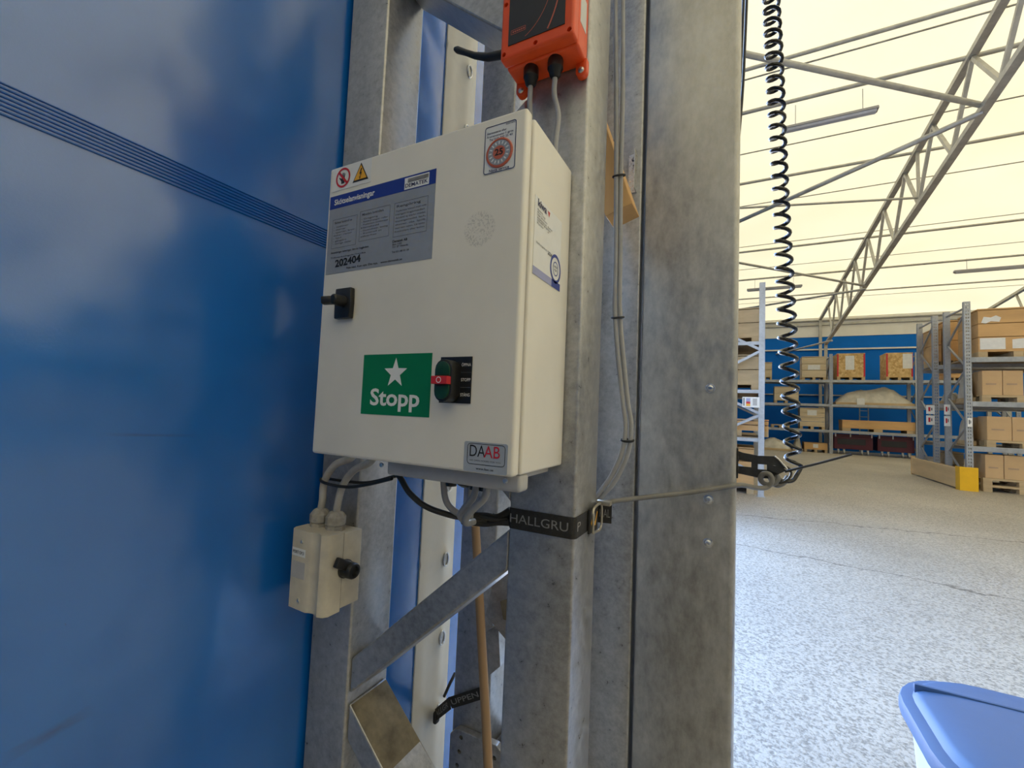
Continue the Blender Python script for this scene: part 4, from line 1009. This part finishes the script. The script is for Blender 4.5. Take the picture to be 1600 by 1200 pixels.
# coiled cable
t0 = onY(1205, 0, 1.26); b0 = onY(1240, 728, 1.26)
up = (t0-b0); topp = t0+up*.18
pts = []; ph = 0; z = b0.z; steps = 14
def pitch(z): u = (z-b0.z)/(t0.z-b0.z); return .0378-.0068*max(0, min(1.1, u))
while z < topp.z:
    u = (z-b0.z)/(t0.z-b0.z); c = b0+(t0-b0)*u
    rad = .0168+.0012*math.sin(z*9)
    pts.append(c+Vector((rad*math.cos(ph), rad*math.sin(ph), 0))); ph -= 2*math.pi/steps; z += pitch(z)/steps
pts = catmull([onY(1214, 746, 1.226), onY(1224, 752, 1.232), onY(1238, 751, 1.240), onY(1245, 742, 1.247), pts[0], pts[1]], 5)[:-5]+pts[1:]
pts += [Vector((topp.x, 1.26, topp.z+.05)), Vector((topp.x, 1.26, 4.262))]
co = make('coiled_cable', MB().tube(pts, .0047, 8), 'coil', smooth=True)
tag(co, 'glossy black coiled spiral cable hanging from the roof to the bracket', 'spiral cable')
a = onY(1226, 737, 1.22); b = onY(1331, 710, 1.22)
tag(make('cable_tie_tail', MB().tube([a, (a+b)/2+Vector((0, 0, -.001)), b], [.0030, .0026, .0026], 8), 'black', smooth=True), 'long stiff black cable tie end sticking out from the coiled cable bracket', 'cable tie')
c = onY(1222, 742, 1.22); mb = MB(); N = 14
mb.tube([c+Vector((.018*math.cos(2*math.pi*k/N), .010*math.sin(2*math.pi*k/N), .018*math.sin(2*math.pi*k/N+.4))) for k in range(N+1)], .003, 6, caps=False)
tag(make('cable_tie', mb, 'black', smooth=True), 'black cable tie binding cable loops to the slotted bracket', 'cable tie')

# ================================================================== BLUE BIN
def rrect(x0, x1, y0, y1, r, n=7): return arc(x1-r, y1-r, r, 0, 90, n)+arc(x0+r, y1-r, r, 90, 180, n)+arc(x0+r, y0+r, r, 180, 270, n)+arc(x1-r, y0+r, r, 270, 360, n)
def loft(mb, sections):
    """sections: list of (loop2d, z)"""
    n = len(sections[0][0]); vs = [(x, y, z) for lp, z in sections for x, y in lp]; fs = []
    for i in range(len(sections)-1):
        for k in range(n): k2 = (k+1) % n; fs.append((i*n+k, i*n+k2, (i+1)*n+k2, (i+1)*n+k))
    fs.append(tuple(range(n))[::-1]); fs.append(tuple((len(sections)-1)*n+k for k in range(n))); return mb.add(vs, fs)
x0, x1, y0, y1, zt = .362, .86, 1.12, 1.665, .655
bn = thing('waste_bin', ((x0+x1)/2, (y0+y1)/2, 0), 'blue-lidded pale plastic waste bin standing on the floor', 'bin')
def ins(o, r): return rrect(x0+o, x1-o, y0+o, y1-o, r*1.6)
make('body', loft(MB(), [(ins(.075, .06), 0), (ins(.07, .065), .02), (ins(.028, .085), zt-.075), (ins(.022, .09), zt-.05)]), 'bin_body', bn, smooth=True)
lid = make('lid', loft(MB(), [(ins(.006, .11), zt-.055), (ins(0, .115), zt-.05), (ins(0, .115), zt-.026), (ins(.004, .112), zt-.018), (ins(.014, .108), zt-.014), (ins(.026, .10), zt-.012), (ins(.034, .095), zt-.002), (ins(.045, .09), zt+.004), (ins(.09, .07), zt+.010), (ins(.14, .05), zt+.012)]), 'bin_lid', bn, smooth=True)
make('lid_ridge', MB().bar((x0+.035, y1-.14, zt+.004), (x1-.035, y1-.14, zt+.004), .012, .024, Z3, .005), 'bin_lid', lid, smooth=True)

# ================================================================== PALLET RACKS AND GOODS
def rack_x(name_label, frames, yf, yb, top, levels, deck=True, up_w=.09, brace_mirror=False):
    """rack running along X: frames stand across Y"""
    t = thing('pallet_rack', ((frames[0]+frames[-1])/2, (yf+yb)/2, 0), name_label, 'pallet rack', 'pallet racks')
    h = up_w/2
    for X in frames:
        for y in (yf, yb):
            mb = MB()
            if y == yf:                                     # front upright: web with two rows of real slots
                for sgn in (-1, 1): mb.box((X+sgn*(h-.006)-.006, y-.025, 0), (X+sgn*(h-.006)+.006, y+.04, top))
                for xa, xb in ((-h, -.025), (-.011, .011), (.025, h)): mb.box((X+xa, y-.04, 0), (X+xb, y-.025, top))
                z = 0
                for k in range(int(top/.075)+1):
                    z1 = .05+k*.075
                    if z1 > top: z1 = top
                    for xa, xb in ((-.025, -.011), (.011, .025)): mb.box((X+xa, y-.04, z), (X+xb, y-.025, z1))
                    z = z1+.032
                    if z >= top: break
            else: mb.prism([(X-h, y-.04), (X+h, y-.04), (X+h, y+.04), (X+h-.012, y+.04), (X+h-.012, y-.025), (X-h+.012, y-.025), (X-h+.012, y+.04), (X-h, y+.04)], 'Z', 0, top)
            make('upright', mb, 'rack', t)
            make('foot_plate', MB().box((X-.07, y-.06, 0), (X+.07, y+.06, .008)), 'rack', t)
        n = max(2, int((top-.3)/.62)); dz = (top-.35)/n
        for k in range(n):
            z0 = .15+k*dz; a, b = (yf, yb) if k % 2 == 0 else (yb, yf)
            make('frame_brace', MB().bar((X, a+(.03 if a < b else -.03), z0), (X, b+(-.03 if a < b else .03), z0+dz), .035, .025), 'rack', t)
        make('frame_brace', MB().bar((X, yf+.04, top-.12), (X, yb-.04, top-.12), .035, .03), 'rack', t)
    for i in range(len(frames)-1):
        for z in levels:
            for y in (yf-.02, yb+.02):
                make('beam', MB().box((frames[i]+h, y-.025, z-.11), (frames[i+1]-h, y+.025, z), .006), 'rack', t)
            if deck: make('deck', MB().box((frames[i]+h, yf+.01, z-.028), (frames[i+1]-h, yb-.01, z-.004)), 'dark_deck', t)
    return t
def pallet(x0, x1, y0, y1, z, label, h=.144):
    t = thing('wooden_pallet', ((x0+x1)/2, (y0+y1)/2, z), label, 'pallet', 'wooden pallets')
    W = x1-x0; D = y1-y0
    for k in range(3):
        w = min(.14, W*.14); xa = x0+(W-w)*k/2
        make('skid', MB().box((xa, y0, z), (xa+w, y1, z+.022)), 'pallet', t)
        for m in range(3):
            ya = y0+(D-.12)*m/2; make('block', MB().box((xa, ya, z+.022), (xa+w, ya+.12, z+h-.044)), 'pallet', t)
    for m in range(3):
        ya = y0+(D-.12)*m/2; make('cross_board', MB().box((x0, ya, z+h-.044), (x1, ya+.12, z+h-.022)), 'pallet', t)
    for k in range(6):
        d = D/7; ya = y0+(D-d)*k/5; make('deck_board', MB().box((x0, ya, z+h-.022), (x1, ya+d, z+h)), 'pallet', t)
    return t
def crate(px0, px1, pyt, zs, yf, depth, label, mat='crate_pale', boards=3, note=None, straps=False, x1=None, group='wooden crates on the racks'):
    """wooden crate on skids; front face at yf, standing at height zs"""
    pm = (px0+px1)/2
    a = onY(px0, 600, yf).x; b = onY(px1, 600, yf).x if x1 is None else x1; zt = onY(pm, pyt, yf).z
    t = thing('wooden_crate', ((a+b)/2, yf+depth/2, zs), label, 'crate', group)
    sk = .12; W = b-a
    for s in (0, .44, .88): make('skid', MB().box((a+W*s, yf+.01, zs), (a+W*(s+.12), yf+depth-.01, zs+sk)), 'pallet', t)
    make('floor_panel', MB().box((a, yf, zs+sk), (b, yf+depth, zs+sk+.03)), mat, t)
    z0 = zs+sk+.03; H = zt-z0-.03; g = .012
    for k in range(boards):
        za = z0+H*k/boards; zb = z0+H*(k+1)/boards - (g if boards > 1 else 0)
        make('front_board', MB().box((a, yf, za), (b, yf+.022, zb), .003), mat, t)
        make('back_board', MB().box((a, yf+depth-.022, za), (b, yf+depth, zb)), mat, t)
        make('side_board', MB().box((a, yf+.022, za), (a+.022, yf+depth-.022, zb)), mat, t)
        make('side_board', MB().box((b-.022, yf+.022, za), (b, yf+depth-.022, zb)), mat, t)
    make('lid', MB().box((a-.006, yf-.006, z0+H), (b+.006, yf+depth+.006, z0+H+.03), .004), mat, t)
    if straps:
        for x in (a+.004, b-.05):
            make('red_corner_tape', MB().box((x-.006, yf-.0035, z0), (x+.05, yf-.0005, z0+H)), 'red_print', t)
    if note:
        u0, u1, v0, v1 = note; make('paper_note', MB().box((a+W*u0, yf-.004, z0+H*v0), (a+W*u1, yf-.0012, z0+H*v1)), 'paper', t)
    return t
def carton(x0, x1, y0, y1, z0, z1, label, mat='carton', mark=True):
    t = thing('cardboard_box', ((x0+x1)/2, (y0+y1)/2, z0), label, 'box', 'cardboard boxes on the right rack')
    make('carton', MB().box((x0, y0, z0), (x1, y1, z1), .006), mat, t)
    make('tape', MB().box((x0-.0012, (y0+y1)/2-.03, z0+(z1-z0)*.6), (x1+.0012, (y0+y1)/2+.03, z1+.001)), 'tape', t)
    if mark:
        W = x1-x0; H = z1-z0
        make('print_bar', MB().box((x0+W*.18, y0-.0016, z0+H*.42), (x0+W*.70, y0-.0004, z0+H*.48)), 'carton_dark', t)
    return t

# ---- far rack along the blue wall
FY0, FY1 = 23.1, 24.12
FX = [-.0+.57, 3.405, 6.24, 9.08]
LV = [1.0, 2.12, 3.17]
rack_x('long grey pallet rack along the far blue wall', FX, FY0, FY1, 4.3, LV, up_w=.12)
crate(1185, 1206, 566, LV[2], 23.15, .8, 'plain pale crate on the far rack top level, behind the near rack upright', note=None, boards=2)
crate(1253, 1291, 557, LV[2], 23.15, .8, 'pale boarded crate on the far rack top level, beside the wooden chipboard crates', boards=3, note=(.25, .75, .35, .6))
crate(1210, 1248, 604, LV[1], 23.15, .8, 'low pale crate on the far rack middle level, right behind the coiled cable', boards=2)
crate(1250, 1289, 637, LV[0], 23.15, .8, 'pale boarded crate with a white paper note on the far rack lowest shelf', boards=4, note=(.3, .68, .6, .9))
crate(1308, 1352, 552, LV[2], 23.15, .95, 'chipboard crate with red corners and two papers on the far rack', 'osb', 1, (.30, .62, .30, .92), True)
crate(1385, 1427, 551, LV[2], 23.15, .95, 'chipboard crate with red corners partly behind the right rack frame', 'osb', 1, (.62, .98, .35, .98), True)
crate(1316, 1431, 658, LV[0], 23.15, .8, 'long low timber crate on the far rack lowest shelf', 'crate_warm', 1)
crate(1257, 1293, 692, 0, 23.2, .8, 'low wooden pallet box on the floor under the far rack', 'crate_warm', 1, (.38, .6, .2, .9))
a = onY(1206, 600, 23.2).x; b = onY(1234, 600, 23.2).x
pallet(a, b, 23.2, 24.0, LV[0], 'empty wooden pallet on the far rack lowest shelf behind the coiled cable')
a = onY(1478, 600, 23.2).x; b = onY(1506, 600, 23.2).x
crate(1480, 1504, 578, LV[2], 23.2, .8, 'warm brown crate on the far rack seen through the right rack frame', 'crate_warm', 2)
# plastic wrapped mound
def mound(px0, px1, pyt, zs, yf, depth, label, cat='wrapped goods', seed=1, flat=.35):
    rnd = random.Random(seed); a = onY(px0, 600, yf).x; b = onY(px1, 600, yf).x; zt = onY((px0+px1)/2, pyt, yf+depth*.4).z
    t = thing('wrapped_goods', ((a+b)/2, yf+depth/2, zs), label, cat, 'film-wrapped goods'); NX, NYY = 26, 10; vs = []; fs = []
    for j in range(NYY+1):
        for i in range(NX+1):
            u = i/NX; v = j/NYY; e1 = min(1, min(u, 1-u)/flat); e2 = min(1, min(v, 1-v)/.28)
            hgt = (e1**.7)*(e2**.5)*(.86+.14*math.sin(u*9+seed))+.03*rnd.uniform(-1, 1)*(1 if 0 < u < 1 and 0 < v < 1 else 0)
            vs.append((a+(b-a)*u, yf+depth*v, zs+.10+max(.0, hgt)*(zt-zs-.1)))
    for j in range(NYY):
        for i in range(NX): k = j*(NX+1)+i; fs.append((k, k+1, k+NX+2, k+NX+1))
    o = len(vs); edge = [i for i in range(NX+1)]+[(j+1)*(NX+1)-1 for j in range(1, NYY+1)]+[NYY*(NX+1)+i for i in range(NX-1, -1, -1)]+[j*(NX+1) for j in range(NYY-1, 0, -1)]
    fs.append(tuple(edge[::-1]))
    make('film_cover', MB().add(vs, fs), 'film', t, smooth=True)
    make('tray', MB().box((a-.03, yf-.02, zs+.001), (b+.03, yf+depth, zs+.10), .005), 'pallet', t)
    return t
w = mound(1307, 1428, 603, LV[1], 23.2, .8, 'long low mound under cloudy plastic film on the far rack middle level')
a = onY(1345, 626, 23.17); make('paper_note', MB().box((a.x-.13, 23.165, LV[1]+.002), (a.x+.13, 23.172, LV[1]+.28)), 'paper', w)
mound(1190, 1236, 684, 0, 22.6, 1.0, 'crumpled film-wrapped pile on the floor beneath the far rack', seed=4, flat=.15)
mound(1240, 1254, 680, 0, 23.3, .6, 'small wrapped bundle on the floor beside the low pallet box', seed=9, flat=.3)
# wine red trolleys
for (p0, p1), w in zip(((1303, 1364), (1371, 1429)), ('left of the pair, nearer the coiled cable', 'right of the pair, beside the right rack')):
    a = onY(p0, 690, 23.3).x; b = onY(p1, 690, 23.3).x
    t = thing('machine_trolley', ((a+b)/2, 23.7, 0), 'low wine-red wheeled trolley under the far rack, ' + w, 'trolley', 'wine-red trolleys')
    make('frame', MB().box((a, 23.28, .22), (b, 24.05, .80), .02), 'wine', t)
    make('dark_panel', MB().box((a+.12, 23.265, .42), (b-.25, 23.283, .66), .005), 'dark', t)
    make('top_rail', MB().box((a, 23.24, .76), (b, 23.3, .86), .01), 'wine', t)
    for x in (a+.16, a+.36, b-.36, b-.16):
        c = make('castor', MB().lathe((x-.025, 23.36, .075), (1, 0, 0), [(0, .07), (.005, .075), (.045, .075), (.05, .07)], 14), 'galv_dark', t, smooth=True)
        make('castor_fork', MB().box((x-.035, 23.33, .09), (x+.035, 23.39, .22), .004), 'zinc', c)
    for x in (a+.05, (a+b)/2-.1, b-.05): make('clip', MB().box((x-.02, 23.225, .74), (x+.02, 23.24, .88)), 'zinc', t)
# ladder behind the rack
a = onY(1350, 650, 25.6)
ld = thing('ladder', (a.x, 25.6, 0), 'narrow steel ladder against the far blue wall', 'ladder')
for s in (-.16, .16): make('rail', MB().box((a.x+s-.02, 25.58, 0), (a.x+s+.02, 25.64, 2.05)), 'rack', ld)
for k in range(7): make('rung', MB().cyl((a.x-.14, 25.61, .25+k*.28), (a.x+.14, 25.61, .25+k*.28), .014, n=8), 'rack', ld)

# ---- right racks, back to back
RL = [.95, 1.91, 2.87]
rack_x('grey pallet rack loaded with cardboard boxes and a tall wooden crate', [4.345, 7.15, 9.95], 12.99, 14.05, 4.10, RL, up_w=.11)
rack_x('grey pallet rack backing onto the one with the cardboard boxes', [4.27, 7.07, 9.87], 14.52, 15.58, 4.12, RL, up_w=.11)
t = crate(1530, 1600, 481, RL[2]+.0, 12.99, 1.0, 'big warm plywood crate with torn white labels on the right rack top', 'crate_warm', 3, (.02, .34, .02, .30), False, x1=5.75)
o0 = ORG[t.name]; x0 = onY(1530, 600, 12.99).x
make('torn_label', MB().prism([(x0+.05, 3.62), (x0+.09, 3.75), (x0+.2, 3.73), (x0+.28, 3.77), (x0+.36, 3.72), (x0+.33, 3.63), (x0+.2, 3.65), (x0+.12, 3.6)], 'Y', 12.986, 12.989), 'paper', t)
make('paper_note', MB().prism([(x0+.52, 3.05), (x0+.98, 3.05), (x0+.98, 3.30), (x0+.52, 3.24)], 'Y', 12.986, 12.989), 'paper', t)
crate(1478, 1506, 500, RL[2], 14.6, .9, 'warm brown crate on the rear rack top, seen behind the right rack frame', 'crate_warm', 2)
crate(1459, 1472, 513, RL[2], 14.75, .7, 'weathered brown crate at the aisle end of the rear rack top', 'crate_warm', 2)
zt = lambda px, py, Y: onY(px, py, Y).z
YF = 13.0
for zs, rows, what in ((RL[1], ((1535, 1567), (1567.5, 1600)), 'middle shelf'), (RL[0], ((1541, 1580), (1580.5, 1619)), 'lower shelf'), (.30, ((1537, 1566), (1566.5, 1600)), 'floor pallets')):
    x0 = onY(rows[0][0], 600, YF).x; x1 = onY(rows[1][1], 600, YF).x
    if zs == .30:
        pallet(x0-.04, x0+1.18, YF, YF+.8, 0.0, 'lowest pallet on the floor below the cardboard boxes')
        pallet(x0-.04, x0+1.18, YF, YF+.8, .146, 'second pallet carrying the bottom cardboard boxes')
        zb = .292
    else:
        pallet(x0-.01, x0+1.19, YF, YF+.8, zs, 'pallet under the cardboard boxes on the ' + what); zb = zs+.146
    pt_ = {'middle shelf': 579, 'lower shelf': 651, 'floor pallets': 711}[what]
    ztop = zt(1560, pt_, YF)
    a0 = x0
    for k, (p0, p1) in enumerate(rows):
        xa = onY(p0, 600, YF).x; xb = onY(p1, 600, YF).x
        carton(xa, xb-.004, YF+.01, YF+.42, zb, ztop, ('brown cardboard box nearest the upright on the ' if k == 0 else 'brown cardboard box second from the upright on the ')+what)
        carton(xa, xb-.004, YF+.43, YF+.8, zb, ztop-.02, ('brown cardboard box at the back, near the upright, on the ' if k == 0 else 'brown cardboard box at the back, away from the upright, on the ')+what, 'carton', False)
for z, w, k in ((RL[1], 'middle', 3), (RL[0], 'lower', 7)):
    t = mound(1517, 1520.5, {1.91: 585, .95: 655}[z], z, 13.25, .7, 'narrow film-wrapped parcel beside the upright on the right rack %s shelf' % w, seed=k, flat=.12)
mound(1486, 1502, 612, RL[1], 14.7, .7, 'pale wrapped parcel on the rear rack middle shelf', seed=12, flat=.2)
crate(1486, 1504, 707, 0, 14.6, .8, 'low wooden box on the floor inside the rear rack', 'pallet', 2)
# end guard
gd = thing('rack_guard', (4.2, 14.3, 0), 'wooden plank guard with a yellow steel end at the right rack foot', 'rack guard')
make('plank', MB().box((4.145, 12.98, .03), (4.205, 15.85, .46), .006), 'guard_wood', gd)
make('yellow_end', MB().prism([(4.13, 12.80), (4.42, 12.80), (4.42, 12.815), (4.145, 12.815), (4.145, 13.02), (4.13, 13.02)], 'Z', .0, .50), 'yellow', gd)
make('yellow_end_far', MB().box((4.13, 15.83, 0), (4.22, 15.87, .5)), 'guard_wood', gd)
# load signs on the racks
def sign(px0, px1, py0, py1, Y, label, parent_mats=('red_print', 'ink_grey')):
    a = onY(px0, py0, Y); b = onY(px1, py1, Y)
    t = thing('rack_sign', ((a.x+b.x)/2, Y, b.z), label, 'sign', 'white signs on the racks')
    make('board', MB().box((a.x, Y-.004, b.z), (b.x, Y, a.z), .0005), 'white', t)
    W = b.x-a.x; H = a.z-b.z
    make('symbol', MB().box((a.x+W*.25, Y-.0055, b.z+H*.3), (a.x+W*.5, Y-.004, b.z+H*.78)), parent_mats[0], t)
    make('text_block', MB().box((a.x+W*.58, Y-.0055, b.z+H*.4), (a.x+W*.72, Y-.004, b.z+H*.7)), parent_mats[1], t)
    return t
sign(1447, 1460.5, 633, 647, 14.46, 'upper white load sign on the rear rack frame, between far and middle upright')
sign(1447, 1460.5, 649, 664, 14.46, 'lower white load sign on the rear rack frame, between far and middle upright')
sign(1475, 1485, 632, 648, 13.98, 'upper white load sign on the right rack rear upright')
sign(1475, 1485, 650, 666, 13.98, 'lower white load sign on the right rack rear upright')
sign(1511.5, 1519.5, 653, 667, 12.94, 'small cream label sign on the front upright of the box rack', ('ink_grey', 'ink_grey'))

# ---- near-left rack, running along the gable wall (frames stand across X)
LXA, LXB = -.78, .303
lr = thing('pallet_rack', (-.25, 10.2, 0), 'bluish-lit pallet rack end frame beyond the guide post', 'pallet rack', 'pallet racks')
FYs = [8.8, 11.6]; LT = 3.76; LL = [1.02, 1.85, 2.71]
for Y in FYs:
    for X in (LXA, LXB):
        mb = MB().prism([(X-.046, Y-.045), (X+.046, Y-.045), (X+.046, Y+.045), (X+.034, Y+.045), (X+.034, Y-.033), (X-.034, Y-.033), (X-.034, Y+.045), (X-.046, Y+.045)], 'Z', 0, LT)
        make('upright', mb, 'rack', lr)
        make('foot_plate', MB().box((X-.07, Y-.07, 0), (X+.07, Y+.07, .008)), 'rack', lr)
    zs = [.35, .85, 1.42, 1.95, 2.55, 3.15]
    for k in range(5):
        a, b = (LXB, LXA) if k % 2 == 0 else (LXA, LXB)
        make('frame_brace', MB().bar((a, Y, zs[k]), (b, Y, zs[k+1]), .03, .045), 'rack', lr)
    for z in (1.0, 1.85, 2.71): make('cross_tie', MB().box((LXA+.04, Y-.02, z-.06), (LXB-.04, Y+.02, z)), 'rack', lr)
for z in LL:
    for X in (LXA, LXB): make('beam', MB().box((X-.025, FYs[0]+.045, z-.11), (X+.025, FYs[1]-.045, z), .006), 'rack', lr)
    make('deck', MB().box((LXA+.03, FYs[0]+.05, z-.03), (LXB-.03, FYs[1]-.05, z-.004)), 'dark_deck', lr)
def lcrate(x0, x1, y0, y1, z0, z1, label, mat, boards=2):
    t = thing('wooden_crate', ((x0+x1)/2, (y0+y1)/2, z0), label, 'crate', 'wooden crates on the racks')
    for s in (0, .43, .86): make('skid', MB().box((x0+(x1-x0)*s, y0, z0), (x0+(x1-x0)*(s+.14), y1, z0+.10)), 'pallet', t)
    make('floor_panel', MB().box((x0, y0, z0+.10), (x1, y1, z0+.13)), mat, t); z = z0+.13; H = z1-z-.02
    for k in range(boards):
        za, zb = z+H*k/boards, z+H*(k+1)/boards-.012
        for bx in (((x0, y0, za), (x1, y0+.022, zb)), ((x0, y1-.022, za), (x1, y1, zb)), ((x0, y0+.022, za), (x0+.022, y1-.022, zb)), ((x1-.022, y0+.022, za), (x1, y1-.022, zb))):
            make('board', MB().box(*bx, .003), mat, t)
    make('lid', MB().box((x0-.004, y0-.004, z+H), (x1+.004, y1+.004, z+H+.02)), mat, t)
    return t
lcrate(-.62, .27, 8.95, 9.9, LL[2], 3.36, 'brown crate on the top shelf of the near rack beyond the guide post', 'pallet', 2)
lcrate(-.62, .27, 8.95, 9.9, LL[1]+.0, 2.5, 'brown crate on the second shelf of the near rack beyond the guide post', 'pallet', 2)
lcrate(-.55, .42, 8.95, 9.75, LL[0]+.003, 1.33, 'low warm plank box on the lowest shelf of the near rack, jutting past the upright', 'crate_warm', 2)
lcrate(-.60, .20, 8.95, 9.75, 0.0, .82, 'warm wooden box on the floor inside the near rack', 'crate_warm', 3)
a = onY(1160, 620, 8.74); b = onY(1187, 637, 8.74)
s = thing('rack_sign', ((a.x+b.x)/2, 8.74, b.z), 'white sign with red and yellow blocks on the near rack frame', 'sign', 'white signs on the racks')
make('board', MB().box((a.x, 8.735, b.z), (b.x, 8.741, a.z)), 'white', s); W = b.x-a.x; H = a.z-b.z
for u0, u1, v0, v1, mt in ((.22, .46, .55, .88, 'lilac'), (.22, .46, .35, .55, 'red_print'), (.22, .46, .12, .35, 'yellow_print'), (.60, .85, .2, .85, 'plate_grey'), (.06, .12, .15, .9, 'ink_grey')):
    make('sign_block', MB().box((a.x+W*u0, 8.7325, b.z+H*v0), (a.x+W*u1, 8.735, b.z+H*v1)), mt, s)
